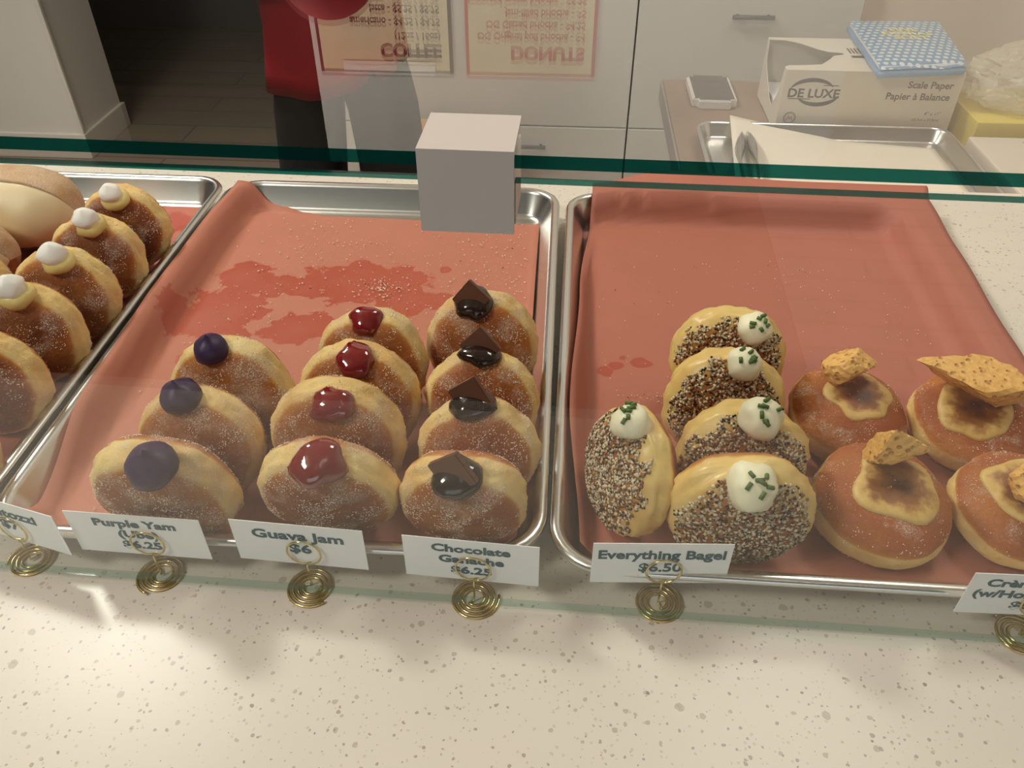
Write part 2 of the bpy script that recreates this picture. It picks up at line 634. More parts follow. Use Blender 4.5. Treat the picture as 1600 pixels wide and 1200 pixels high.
# left wall with its return and the skirting
tag(MB().box((-4.2, 2.545, FZ), (-1.486, 2.86, 1.78)).build('wall_left', M['wall']), kind='structure')
tag(MB().box((-4.2, 2.533, FZ), (-1.474, 2.875, FZ + .095), bev=.004).build('baseboard_left', M['trimw']), kind='structure')
tag(MB().box((-1.492, 2.537, FZ + .095), (-1.478, 2.553, 1.78), bev=.003).build('trim_1', M['trimw']), kind='structure')
tag(MB().box((.985, 1.80, FZ), (2.6, 1.86, 1.78)).build('wall_back', M['wallr']), kind='structure')
tag(MB().box((2.55, -.6, FZ), (2.6, 1.80, 1.78)).build('wall_right', M['wallr']), kind='structure')
tag(MB().box((-4.2, -1.6, 1.78), (2.6, 4.25, 1.83)).build('ceiling', M['ceil']), kind='structure')
tag(MB().box((-2.4, -3.6, FZ), (.93, -.45, FZ + .008), bev=.003).build('reflection_mat', M['mat_']), 'added dark floor mat, unseen, darkening the reflection in the front glass', 'mat')  # unseen mat, added to keep the front pane's reflection dark

# tall white cabinets behind the counter
CY = 1.70


def handle(parent, x0, x1, z):
    mb = MB()
    mb.tube([(x0, CY - .031, z), (x1, CY - .031, z)], .0052, 8)
    for x in (x0 + .012, x1 - .012):
        mb.tube([(x, CY - .031, z), (x, CY - .001, z)], .0042, 8)
    return mb.build('handle', M['black'], parent)


def cabinet(x0, x1, label, fronts):
    r = root('tall_cabinet', (x0, CY, FZ), label, 'cabinet', 'white cabinets along the back')
    MB().box((x0, CY + .002, FZ), (x1, CY + .60, 1.5)).build('body', M['greyseam'] if False else M['white'], r)
    for nm, z0, z1, h in fronts:
        d = MB().box((x0 + .002, CY - .018, z0 + .002), (x1 - .002, CY, z1 - .002), bev=.0015).build(nm, M['white'], r)
        if h:
            handle(d, *h)
    return r


cabinet(-.285, .48, 'tall white cabinet carrying the two menu boards behind the worker',
        (('drawer', -.86, -.405, (.185, .279, -.455)), ('door', -.405, 1.5, None)))
cabinet(.48, .978, 'tall white cabinet with black bar handle right of the menu cabinet',
        (('drawer', -.86, -.405, (.69, .784, -.455)), ('drawer', -.405, -.09, (.691, .784, -.137)), ('door', -.09, 1.5, None)))

# worktop and counter front
tag(MB().box((-1.3, -.185, -.03), (1.9, .533, 0), bev=.003).build('quartz_countertop', M['quartz']), 'speckled cream quartz countertop carrying the trays and glass guard', 'countertop')
cb = root('counter_base', (.3, .17, FZ), 'white panelled counter base under the quartz top', 'counter')
MB().box((-1.28, -.15, FZ + .08), (1.88, .50, -.031)).build('carcass', M['white'], cb)
MB().box((-1.26, -.12, FZ), (1.86, .47, FZ + .08)).build('plinth', M['black'], cb)

# ================================================================== BACK TABLE AND WHAT STANDS ON IT
TZ = -.195
tb = root('side_table', (.524, .80, FZ), 'brown laminate work table with grey edge behind the counter', 'table')
MB().box((.524, .70, TZ - .004), (1.9, 1.425, TZ)).build('table_top', M['wood'], tb)
MB().box((.520, .697, TZ - .042), (1.903, 1.428, TZ - .004)).build('edge_band', M['woodedge'], tb)
for lx in (.56, 1.82):
    for ly in (.74, 1.36):
        MB().box((lx, ly, FZ), (lx + .045, ly + .045, TZ - .042), bev=.003).build('leg', M['woodedge'], tb)

# card reader
cr = root('card_reader', (.61, 1.335, TZ), 'white card reader with grey screen on the brown table', 'card reader')
bm = bmesh.new()
bmesh.ops.create_cube(bm, size=1)
bmesh.ops.scale(bm, vec=(.084, .145, .017), verts=bm.verts)
bmesh.ops.bevel(bm, geom=[e for e in bm.edges if abs(e.verts[0].co.z - e.verts[1].co.z) > .01], offset=.012, segments=5, affect='EDGES')
bmesh.ops.bevel(bm, geom=[e for e in bm.edges if abs(e.verts[0].co.z - e.verts[1].co.z) < .001], offset=.002, segments=2, affect='EDGES')
MB().bm(bm, mat=Matrix.Translation((.61, 1.335, TZ + .0085))).build('body', M['white'], cr)
bm = bmesh.new()
bmesh.ops.create_cube(bm, size=1)
bmesh.ops.scale(bm, vec=(.074, .134, .001), verts=bm.verts)
bmesh.ops.bevel(bm, geom=[e for e in bm.edges if abs(e.verts[0].co.z - e.verts[1].co.z) > .0005], offset=.008, segments=4, affect='EDGES')
MB().bm(bm, mat=Matrix.Translation((.61, 1.335, TZ + .0174))).build('screen', M['screen'], cr)


# sheet pans --------------------------------------------------------
def rrect(x0, y0, x1, y1, r, z, seg=8):
    out = []
    for cx, cy, a0 in ((x1 - r, y0 + r, -PI / 2), (x1 - r, y1 - r, 0), (x0 + r, y1 - r, PI / 2), (x0 + r, y0 + r, PI)):
        for i in range(seg + 1):
            a = a0 + i / seg * PI / 2
            out.append(Vector((cx + r * math.cos(a), cy + r * math.sin(a), z)))
    return out


def pan(x0, y0, w, d, rot, zb, label, group='aluminium half sheet pans'):
    prof = [(.024, .0002), (.018, .002), (.0085, .0195), (.004, .0195), (.0012, .0208), (0, .0230), (.0012, .0252), (.0042, .0262), (.0072, .0252),
            (.0088, .0226), (.0175, .0052), (.0195, .0028), (.0235, .0016)]
    mb = MB()
    rings = [rrect(i, i, w - i, d - i, max(.034 - i, .008), z) for i, z in prof]
    mtx = Matrix.Translation((x0, y0, zb)) @ Matrix.Rotation(rot, 4, 'Z')
    mb.loft([[mtx @ p for p in r] for r in rings])
    o = mb.build('sheet_pan', M['alu'], org=(x0, y0, zb))
    return tag(o, label, 'tray', group)


pan(-.3345, .0045, .330, .457, .003, 0, 'aluminium sheet pan at the left holding cream topped donuts')
pan(0, 0, .330, .457, .0061, 0, 'middle aluminium sheet pan holding purple, red and chocolate topped donuts')
pan(.3304, -.0043, .330, .457, -.0061, 0, 'right aluminium sheet pan holding seeded and honeycomb donuts')
pan(.556, .815, .440, .330, 0, TZ, 'empty aluminium sheet pan with tongs on the brown table')


# pink paper liners -----------------------------------------------------------
def tray_height(d):
    """height of the tray surface at distance d inside its outer edge"""
    if d > .0235:
        return .0028
    if d > .0095:
        return .0028 + (.0235 - d) / .0140 * .0242
    return .0274


def liner(name, L, R_, B, T, edges, mat, label, lift=None, nx=60, ny=80):
    """L, R_: x of left / right edge as function of t (0 front .. 1 back); B, T: y front / back as function of s"""
    mb = MB()
    vs = []
    for j in range(ny + 1):
        t = j / ny
        for i in range(nx + 1):
            s = i / nx
            x = L(t) * (1 - s) + R_(t) * s
            y = B(s) * (1 - t) + T(s) * t
            dx = min(x - edges[0], edges[1] - x)
            dy = min(y - edges[2], edges[3] - y)
            RC = .036
            dd = RC - math.hypot(RC - dx, RC - dy) if dx < RC and dy < RC else min(dx, dy)
            z = tray_height(dd)
            z += .0008 * noise.noise((x * 14, y * 14, 2.1))
            if lift:
                z = max(z, lift(x, y, s, t))
            vs.append((x, y, z + .0006))
    fs = [(j * (nx + 1) + i, j * (nx + 1) + i + 1, (j + 1) * (nx + 1) + i + 1, (j + 1) * (nx + 1) + i) for j in range(ny) for i in range(nx)]
    mb.add(vs, fs, 0, True)
    o = mb.build(name, mat)
    sol = o.modifiers.new('thickness', 'SOLIDIFY')
    sol.thickness = .0002
    return tag(o, label, 'paper', 'pink paper tray liners')


def lerp(pts):
    def f(t):
        for (a, va), (b, vb) in zip(pts, pts[1:]):
            if t <= b:
                k = (t - a) / (b - a)
                k = k * k * (3 - 2 * k)
                return va + (vb - va) * k
        return pts[-1][1]
    return f


PINK = S(188, 117, 93)
st = []
for u, v, w, h in ((385, 430, 55, 22), (345, 490, 75, 46), (300, 500, 50, 30), (420, 445, 50, 20), (560, 440, 95, 32), (620, 440, 60, 28), (470, 452, 40, 12),
                   (465, 512, 70, 24), (640, 470, 60, 22), (695, 421, 9, 6), (690, 466, 22, 10), (300, 560, 30, 12)):
    c = atz(u, v, .004)
    e = atz(u + w, v, .004)
    g = atz(u, v - h, .004)
    st.append((c.x, c.y, abs(e.x - c.x), abs(g.y - c.y)))
liner('paper_liner', lerp([(0, .018), (.3, .006), (.55, .001), (.8, .001), (1, .006)]), lerp([(0, .312), (1, .3085)]),
      lerp([(0, .022), (1, .020)]), lerp([(0, .448), (.14, .436), (.32, .428), (.6, .424), (1, .4235)]),
      (0, .331, 0, .457), paper('pink_paper_stained', PINK, st), 'pink paper sheet stained with grease under the jam and chocolate donuts')
st2 = []
for u, v, w, h in ((945, 580, 10, 8), (1003, 566, 13, 7), (962, 570, 10, 6), (972, 558, 6, 4)):
    c = atz(u, v, .004)
    st2.append((c.x, c.y, w * .00065, h * .0009))


def lift_r(x, y, s, t):
    k = max(0, (t - .86) / .14)
    return .0275 + .011 * math.exp(-((x - .44) / .06) ** 2) * k if y > .44 else 0


liner('paper_liner', lerp([(0, .349), (.25, .341), (.6, .3475), (1, .3585)]), lerp([(0, .652), (.45, .668), (.75, .675), (.93, .6795), (1, .687)]),
      lerp([(0, .020), (1, .016)]), lerp([(0, .462), (.2, .476), (.5, .484), (1, .483)]),
      (.333, .659, -.006, .452), paper('pink_paper_clean', S(178, 107, 86), st2), 'pink paper sheet hanging past the back rim under the seeded donuts', lift=lift_r)
liner('paper_liner', lerp([(0, -.314), (1, -.31)]), lerp([(0, -.026), (1, -.0262)]), lerp([(0, .024), (1, .024)]), lerp([(0, .434), (1, .436)]),
      (-.3345, -.003, .0045, .4615), paper('pink_paper_left', S(192, 108, 86), [(-.05, .40, .02, .03)]), 'pink paper sheet under the cream topped donuts at the left')


# sugar and crumbs on the paper (uncountable)
def crumbs(name, n, spots, label, dark=.1, smin=.0002, smax=.0008):
    mb = MB()
    for _ in range(n):
        cx, cy, sx, sy = random.choice(spots)
        x, y = random.gauss(cx, sx), random.gauss(cy, sy)
        if not any(a <= x <= b and c <= y <= d for a, b, c, d in ((.026, .302, .03, .42), (.362, .636, .02, .43))):
            continue
        r = smin + (smax - smin) * random.random() ** 3
        z = .0042 + r * .6
        a = random.random() * PI
        ca, sa = math.cos(a) * r, math.sin(a) * r
        mb.add([(x + ca, y + sa, z), (x - sa * .7, y + ca * .7, z), (x - ca, y - sa, z), (x + sa * .7, y - ca * .7, z), (x, y, z + r * .7), (x, y, z - r * .6)],
               [(0, 1, 4), (1, 2, 4), (2, 3, 4), (3, 0, 4), (1, 0, 5), (2, 1, 5), (3, 2, 5), (0, 3, 5)], 1 if random.random() < dark else 0)
    o = mb.build(name, [M['crumb'], M['crumbd']])
    return tag(o, label, 'crumbs', kind='stuff')


crumbs('sugar_crumbs', 1900, [(.17, .33, .05, .04), (.26, .36, .03, .03), (.10, .38, .03, .03), (.20, .27, .05, .03), (.07, .26, .03, .05), (.28, .29, .02, .03), (.08, .1, .03, .05), (.18, .30, .012, .008)],
       'white sugar crumbs scattered over the grease stained pink paper', .03, .0002, .0013)
crumbs('seed_crumbs', 520, [(.42, .34, .04, .05), (.38, .15, .02, .05), (.53, .34, .03, .02), (.56, .28, .06, .05), (.40, .17, .012, .004), (.60, .30, .03, .06)],
       'pale and dark crumbs scattered over the right pink paper', .22, .0002, .0008)


# ================================================================== DONUTS
Z0 = .0045


def basis(yaw, lean):
    n = Vector((-math.sin(yaw) * math.cos(lean), -math.cos(yaw) * math.cos(lean), math.sin(lean)))
    x = Vector((math.cos(yaw), -math.sin(yaw), 0))
    y = n.cross(x)
    return Matrix((x, y, n)).transposed()


def donut_surface(cx, cy, R_, hr, yaw, lean, seed, ex=2.4, wr=1.0, NT=72, NP=36, shift=.14):
    B = basis(math.radians(yaw), math.radians(lean))
    h = R_ * hr
    pts, fz, sg = [], [], []
    o = Vector((seed * 3.7, seed * 1.3, 0))
    for i in range(NP + 1):
        p = -PI / 2 + PI * i / NP
        c, s = math.cos(p), math.sin(p)
        r = R_ * abs(c) ** (2 / ex)
        z = h * math.copysign(abs(s) ** (2 / ex), s)
        for j in range(NT):
            t = 2 * PI * j / NT
            d = Vector((math.cos(t), math.sin(t), 0))
            q = d * r + Vector((0, 0, z))
            lob = 1 + .05 * noise.noise(d * 1.4 + o) + .02 * noise.noise(q * 60 + o)
            eq = math.exp(-(z / h / .42) ** 2)
            wrk = wr * (.0022 * noise.noise(Vector((d.x * 4, d.y * 4, z / h * 4.5)) + o) + .0014 * noise.noise(Vector((d.x * 9, d.y * 9, z / h * 7)) + o)) * eq
            crease = -.0022 * wr * math.exp(-((z / h - .16 - .25 * noise.noise(d * 1.3 + o)) / .10) ** 2) * max(0, .4 + noise.noise(d * 2 + o * 2))
            q = q * lob + d * (wrk + crease)
            pts.append(B @ q)
            fz.append(abs(z / h - shift))
            sg.append(z / h)
    zmin = min(p.z for p in pts)
    cz = Z0 - zmin
    C = Vector((cx, cy, cz))
    pts = [p + C for p in pts]
    for p in pts:  # soft dough flattens a little where it rests
        if p.z < Z0 + .0016:
            p.z = Z0 + .0016 - (Z0 + .0016 - p.z) * .35
    dz = min(p.z for p in pts) - Z0
    for p in pts:
        p.z -= dz
    fs = [(i * NT + j, i * NT + (j + 1) % NT, (i + 1) * NT + (j + 1) % NT, (i + 1) * NT + j) for i in range(NP) for j in range(NT)]
    return pts, fs, fz, sg, C


def blob(mb, p, up, r, prof, seg=24, wob=.06, seed=0, sq=1.0, mi=0):
    """lathe of prof [(radius, height)] in units of r about axis up at p"""
    up = up.normalized()
    x = up.orthogonal().normalized()
    y = up.cross(x)
    rings = []
    for a, h in prof:
        rg = []
        for j in range(seg):
            t = 2 * PI * j / seg
            d = x * math.cos(t) + y * math.sin(t) * sq
            k = 1 + wob * 2 * noise.noise(Vector((math.cos(t) * 1.2, math.sin(t) * 1.2, h * 1.5)) + Vector((seed, seed * 2, 0)))
            rg.append(p + d * (a * r * k) + up * (h * r))
        rings.append(rg)
    mb.loft(rings, mi)
    return mb


DOME = [(.80, -.35), (.96, -.15), (1.0, .08), (.97, .28), (.86, .50), (.66, .68), (.40, .80), (.12, .85), (.02, .855)]
PEAK = [(.80, -.35), (.97, -.12), (1.0, .12), (.97, .34), (.86, .56), (.66, .76), (.42, .92), (.22, 1.04), (.11, 1.18), (.05, 1.30), (.01, 1.34)]
JAM = [(.7, -.35), (.96, -.2), (1.02, -.02), (.95, .18), (.78, .36), (.5, .48), (.2, .53), (.02, .54)]
CHEESE = [(.7, -.4), (.95, -.15), (1.02, .12), (1.0, .38), (.90, .62), (.72, .82), (.48, .97), (.22, 1.05), (.03, 1.07)]


def hit(bvh, u, v):
    loc, nor, _, _ = bvh.ray_cast(CAM, ray(u, v).normalized())
    return loc, nor


def chunk(name, parent, c, size, seed, mat, rotz=0.0, tilt=(0, 0)):
    rnd = random.Random(seed)
    bm = bmesh.new()
    bmesh.ops.create_icosphere(bm, subdivisions=4, radius=1)
    planes = []
    for _ in range(9):
        n = Vector((rnd.uniform(-1, 1), rnd.uniform(-1, 1), rnd.uniform(-1, 1))).normalized()
        planes.append((n, rnd.uniform(.42, .72)))
    for v in bm.verts:
        d = v.co.normalized()
        r = 1.0
        for n, k in planes:
            q = d.dot(n)
            if q > 1e-3:
                r = min(r, k / q)
        r *= 1 + .07 * noise.noise(d * 5 + Vector((seed, 0, 0))) - .06 * max(0, noise.noise(d * 9 + Vector((0, seed, 0))))
        v.co = d * r
    m = Matrix.Translation(c) @ Matrix.Rotation(rotz, 4, 'Z') @ Matrix.Rotation(tilt[0], 4, 'X') @ Matrix.Rotation(tilt[1], 4, 'Y') @ Matrix.Diagonal((*size, 1))
    return MB().bm(bm, smooth=False, mat=m).build(name, mat, parent)


def seeds(parent, pts, fs, sg, R_, n, seed, lo=.42):
    """toppings pressed into the front face"""
    rnd = random.Random(seed)
    mb = MB()
    cand = [f for f in fs if min(sg[i] for i in f) > lo]
    area_ = [((pts[f[1]] - pts[f[0]]).cross(pts[f[3]] - pts[f[0]])).length for f in cand]
    off = Vector((seed, seed * .7, 0))
    k = 0
    for f in rnd.choices(cand, area_, k=n):
        a, b, c, d = (pts[i] for i in f)
        s, t = rnd.random(), rnd.random()
        p = (a * (1 - s) + b * s) * (1 - t) + (d * (1 - s) + c * s) * t
        sgm = sg[f[0]]
        if sgm < lo + .26 and noise.noise(p * 70 + off) < (.26 - (sgm - lo)) * 2.4 - .25:
            continue
        nr = (b - a).cross(d - a)
        if nr.length < 1e-12:
            continue
        nr.normalize()
        x = nr.orthogonal().normalized()
        x = (x * math.cos(k * 2.4) + nr.cross(x) * math.sin(k * 2.4) + nr * rnd.uniform(-.5, .5)).normalized()
        y = nr.cross(x).normalized()
        q = rnd.random()
        mi = 0 if q < .40 else 1 if q < .66 else 2 if q < .84 else 3
        L_, W_, H_ = ((.0016, .0009, .0006), (.0010, .0008, .0007), (.0019, .0013, .0006), (.0016, .0012, .0007))[mi]
        g = rnd.uniform(.75, 1.2) * 1.02
        L_, W_, H_ = L_ * g, W_ * g, H_ * g
        p = p + nr * (H_ * .6)
        z = x.cross(y)
        mb.add([p + x * L_, p + y * W_, p - x * L_ * .8, p - y * W_, p + z * H_, p - z * H_],
               [(0, 1, 4), (1, 2, 4), (2, 3, 4), (3, 0, 4), (1, 0, 5), (2, 1, 5), (3, 2, 5), (0, 3, 5)], mi, True)
        k += 1
    o = mb.build('seed_crust', [M['sesame'], M['poppy'], M['onion'], M['garlic']], parent)
    o['kind'] = 'stuff'
    o['label'] = 'crust of sesame, poppy seed and onion flakes'
    return o


def sugar_coat(parent, pts, fs, sg, n, seed):
    rnd = random.Random(seed + 100)
    mb = MB()
    area_ = [((pts[f[1]] - pts[f[0]]).cross(pts[f[3]] - pts[f[0]])).length for f in fs]
    off = Vector((seed * 2.2, seed * .9, 5))
    for f in rnd.choices(fs, area_, k=n):
        a, b, c, d = (pts[i] for i in f)
        s, t = rnd.random(), rnd.random()
        p = (a * (1 - s) + b * s) * (1 - t) + (d * (1 - s) + c * s) * t
        w = noise.noise(p * 75 + off) + .7 * noise.noise(p * 190 + off) + (.22 if abs(sg[f[0]]) > .42 else -.10)
        if w < rnd.uniform(.05, .55):
            continue
        nr = (b - a).cross(d - a)
        if nr.length < 1e-12:
            continue
        nr.normalize()
        x = nr.orthogonal().normalized()
        q = rnd.uniform(0, PI)
        x = x * math.cos(q) + nr.cross(x) * math.sin(q)
        y = nr.cross(x)
        r_ = rnd.uniform(.00022, .00050)
        p = p + nr * r_ * .4
        mb.add([p + x * r_, p + y * r_, p - x * r_, p - y * r_, p + nr * r_], [(0, 1, 4), (1, 2, 4), (2, 3, 4), (3, 0, 4)])
    o = mb.build('sugar_coating', M['crumb'], parent)
    o['kind'] = 'stuff'
    return o


def donut(kind, cx, cy, R_, hr, yaw, lean, top, rtop, seed, label, ex=2.4):
    name, mat, group = {
        'ube': ('sugared_donut', 'd_ube', 'purple yam donuts in the middle tray'),
        'guava': ('sugared_donut', 'd_guava', 'guava jam donuts in the middle tray'),
        'choc': ('sugared_donut', 'd_choc', 'chocolate ganache donuts in the middle tray'),
        'lemon': ('sugared_donut', 'd_lemon', 'cream topped donuts in the left tray'),
        'bagel': ('seeded_donut', 'd_bagel', 'everything bagel donuts in the right tray'),
        'brul': ('custard_donut', 'd_brul', 'honeycomb custard donuts in the right tray')}[kind]
    pts, fs, fz, sg, C = donut_surface(cx, cy, R_, hr, yaw, lean, seed, ex, wr=.5 if kind == 'brul' else 1.0, shift={'bagel': .22, 'brul': 0}.get(kind, .14))
    r = root(name, (cx, cy, Z0), label, 'donut', group)
    mb = MB()
    mb.add(pts, fs, 0, True)
    mb.build('dough', M[mat], r, attr=fz)
    bvh = BVHTree.FromPolygons(pts, fs)
    if kind == 'bagel':
        seeds(r, pts, fs, sg, R_, 2500, seed, .36)
    n_sugar = {'ube': 7500, 'guava': 6000, 'choc': 6500, 'lemon': 3800, 'brul': 2000}.get(kind)
    if n_sugar:
        sugar_coat(r, pts, fs, sg, n_sugar, seed)
    if not top:
        return r
    p, nr = hit(bvh, *top)
    if p is None:
        return r
    up = (nr * .6 + Vector((0, 0, .4))).normalized()
    if kind == 'ube':
        blob(MB(), p, (nr * .3 + Vector((0, 0, .7))), rtop, PEAK, seed=seed).build('yam_cream', M['ube'], r)
    elif kind == 'guava':
        mb = MB()
        dn = (Vector((0, 0, -1)) - nr * (-nr.z)).normalized()
        blob(mb, p + dn * rtop * .1, (nr * .8 + Vector((0, 0, .2))).normalized(), rtop * 1.03, [(a, h * .9) for a, h in JAM], seed=seed, wob=.22)
        mb.build('jam', M['jam'], r)
    elif kind == 'choc':
        blob(MB(), p, (nr * .75 + Vector((0, 0, .25))), rtop * 1.08, [(a, h * .9) for a, h in JAM], seed=seed, wob=.16).build('ganache', M['gan'], r)
        rnd = random.Random(seed)
        bm = bmesh.new()
        bmesh.ops.create_cube(bm, size=1)
        bmesh.ops.scale(bm, vec=(rtop * 1.62, rtop * 1.62, .0042), verts=bm.verts)
        bmesh.ops.bevel(bm, geom=bm.edges[:], offset=.0005, segments=2, affect='EDGES')
        m = Matrix.Translation(p + up * rtop * .40 + Vector((-.0008, .0006, 0))) @ Matrix.Rotation(math.radians(-10 + rnd.uniform(-8, 8)), 4, 'Z') @ \
            Matrix.Rotation(math.radians(76 + rnd.uniform(-10, 8)), 4, 'X') @ Matrix.Rotation(math.radians(45 + rnd.uniform(-10, 10)), 4, 'Z')
        MB().bm(bm, mat=m).build('chocolate_square', M['choc'], r)
    elif kind == 'lemon':
        up = (nr * .35 + Vector((0, 0, .65))).normalized()
        blob(MB(), p, up, rtop * 1.12, [(.8, -.5), (1.05, -.2), (1.1, .1), (.95, .4), (.6, .55), (.05, .6)], seed=seed + 4, wob=.1).build('custard', M['custard'], r)
        blob(MB(), p + up * rtop * .62 + Vector((-.002, 0, 0)), up, rtop, PEAK[:8] + [(.14, 1.08), (.02, 1.12)], seed=seed, wob=.12).build('cream_dollop', M['whip'], r)
    elif kind == 'bagel':
        up = (nr * .55 + Vector((0, 0, .45))).normalized()
        mb = blob(MB(), p, up, rtop, CHEESE, seed=seed, wob=.13)
        dl = mb.build('cream_cheese_dollop', M['cheese'], r)
        b2 = BVHTree.FromPolygons(mb.v, mb.f)
        rnd = random.Random(seed * 11)
        x = up.orthogonal().normalized()
        y = up.cross(x)
        for q in range(7):
            a, d = rnd.uniform(0, 2 * PI), rnd.uniform(.05, .62) * rtop
            s0 = p + up * rtop * 2 + (x * math.cos(a) + y * math.sin(a)) * d
            l2, n2, _, _ = b2.ray_cast(s0, -up)
            if l2 is None:
                continue
            ax = n2.orthogonal().normalized()
            ax = ax * math.cos(q * 1.9) + n2.cross(ax) * math.sin(q * 1.9)
            L_ = rnd.uniform(.0014, .0024)
            MB().tube([l2 + n2 * .0006 - ax * L_, l2 + n2 * .0006 + ax * L_], .0012, 6).build('chive_piece', M['chive'], dl, org=r.location)
    elif kind == 'brul':
        rings, fzv = [], []
        x = Vector((1, 0, 0))
        x = (x - nr * x.dot(nr)).normalized()
        y = nr.cross(x)
        mb = MB()
        prof = [(1.0, -.06), (1.02, .01), (.95, .05), (.82, .065), (.64, .05), (.42, .03), (.2, .02), (.02, .02)]
        for a, h in prof:
            rg = []
            for j in range(32):
                t = 2 * PI * j / 32
                k = 1 + .30 * noise.noise(Vector((math.cos(t) * 1.3 + seed, math.sin(t) * 1.1, 0)))
                q0 = p + (x * math.cos(t) + y * math.sin(t) * .92) * a * rtop * k
                sl, sn, _, _ = bvh.ray_cast(q0 + nr * .02, -nr)
                if sl is None:
                    sl, sn, _, _ = bvh.find_nearest(q0)
                rg.append(sl + sn * h * rtop)
                fzv.append(max(0, 1.05 - a))
            rings.append(rg)
        mb.loft(rings)
        mb.build('torched_custard', M['burnt'], r, attr=fzv)
    return r


D = donut
# purple yam (front to back)
D('ube', .1121, .0225, .0412, .46, 0, -12, (240, 730), .0135, 1, 'purple yam donut nearest the glass, behind the Purple Yam card')
D('ube', .1171, .0640, .0381, .50, 0, 10, (284, 622), .0118, 2, 'middle one of the three purple yam donuts, pointed purple cream peak')
D('ube', .1222, .1065, .0405, .50, 0, 15, (331, 548), .0108, 3, 'rearmost purple yam donut, nearest the large grease stain')
# guava jam
D('guava', .2043, .0295, .0404, .46, 0, -12, (497, 716), .0135, 4, 'guava jam donut nearest the glass, behind the Guava Jam card')
D('guava', .2010, .0690, .0415, .48, 0, 8, (518, 632), .0112, 5, 'second guava jam donut from the glass, jam dripping down its face')
D('guava', .2043, .1080, .0405, .48, 0, 15, (558, 560), .0118, 6, 'third guava jam donut from the glass')
D('guava', .2042, .1520, .0381, .50, 0, 15, (570, 496), .0105, 7, 'rearmost guava jam donut, beside the rearmost chocolate one')
# chocolate ganache
D('choc', .2817, .0305, .0376, .48, 0, -12, (712, 745), .0125, 8, 'chocolate ganache donut nearest the glass, behind the Chocolate Ganache card')
D('choc', .2857, .0700, .0366, .50, 0, 12, (738, 630), .0120, 9, 'second chocolate ganache donut from the glass')
D('choc', .2835, .1150, .0372, .50, 0, 18, (752, 552), .0118, 10, 'third chocolate ganache donut from the glass, square standing upright')
D('choc', .2780, .1754, .0394, .50, 0, 12, (740, 474), .0118, 11, 'rearmost chocolate ganache donut, in front of the bare pink paper')
# everything bagel
D('bagel', .4360, .0290, .0408, .44, 0, -4, (1172, 762), .0130, 12, 'seeded donut nearest the glass, behind the Everything Bagel card')
D('bagel', .4426, .0710, .0387, .47, 2, 14, (1187, 657), .0125, 13, 'second seeded donut from the glass in its row of four')
D('bagel', .4392, .1190, .0391, .47, 4, 18, (1163, 572), .0108, 14, 'third seeded donut from the glass in its row of four')
D('bagel', .4482, .1690, .0391, .47, 6, 12, (1178, 515), .0105, 15, 'rearmost seeded donut of the row of four')
D('bagel', .3765, .0575, .0390, .46, 68, 14, (988, 664), .0112, 16, 'seeded donut turned sideways, seed face to the left, apart from the row')
# creme brulee
BR = [('brul', .5255, .0565, .0397, .48, 0, 78, (1402, 756), .0250, 17, 'honeycomb custard donut near the glass, pointed golden shard in burnt custard'),
      ('brul', .5262, .1373, .0383, .48, 0, 78, (1345, 616), .0215, 18, 'honeycomb custard donut behind the seeded row, small cubic golden chunk'),
      ('brul', .6056, .1338, .0389, .48, 0, 76, (1526, 638), .0225, 19, 'honeycomb custard donut with one broad slab of golden honeycomb'),
      ('brul', .6054, .0586, .0376, .48, 0, 76, (1606, 764), .0240, 20, 'honeycomb custard donut at the right edge near the Creme Brulee card')]
CH = [((1387, 722), (.0190, .0140, .0235), .3, (.4, .5), .001), ((1326, 583), (.0195, .0155, .0155), .2, (.2, .3), .001),
      ((1545, 612), (.0500, .0220, .0180), -.25, (.5, .15), .001), ((1612, 770), (.0230, .0180, .0240), .5, (.3, .2), .001)]
for a, (px, sz, rz, tl, lift) in zip(BR, CH):
    r = D(*a)
    ob = [c for c in r.children if c.name.startswith('dough')][0]
    vs = [v.co + r.location for v in ob.data.vertices]
    bv = BVHTree.FromPolygons(vs, [list(p.vertices) for p in ob.data.polygons])
    p, nr = hit(bv, px[0], px[1] + 14)
    if p is not None:
        chunk('honeycomb_piece', r, p + Vector((0, .004, sz[2] * .55 + lift)), sz, a[9] * 5 + 2, M['comb'], rz, tl)
# left tray
D('lemon', -.0460, .321, .0370, .48, -5, 10, (181, 312), .0092, 21, 'rearmost cream topped donut in the left tray row')
D('lemon', -.0475, .272, .0372, .48, -5, 10, (142, 352), .0095, 22, 'second cream topped donut from the back of the left tray row')
D('lemon', -.0450, .216, .0380, .50, -5, 10, (92, 408), .0098, 23, 'third cream topped donut from the back of the left tray row')
D('lemon', -.0465, .166, .0380, .50, -5, 10, (26, 462), .0100, 24, 'fourth cream topped donut from the back, cut by the left picture edge')
D('lemon', -.0450, .110, .0380, .50, -5, 10, (-60, 540), .0100, 25, 'fifth donut from the back of the left tray row, only its right half showing')
D('lemon', -.0440, .046, .0380, .50, -5, 10, None, .0100, 26, 'frontmost left tray donut, only its right end showing above the Maritozzi card')
D('lemon', -.1260, .216, .0370, .48, -12, 10, None, .0100, 27, 'donut of the second left tray row, just below the maritozzi buns')


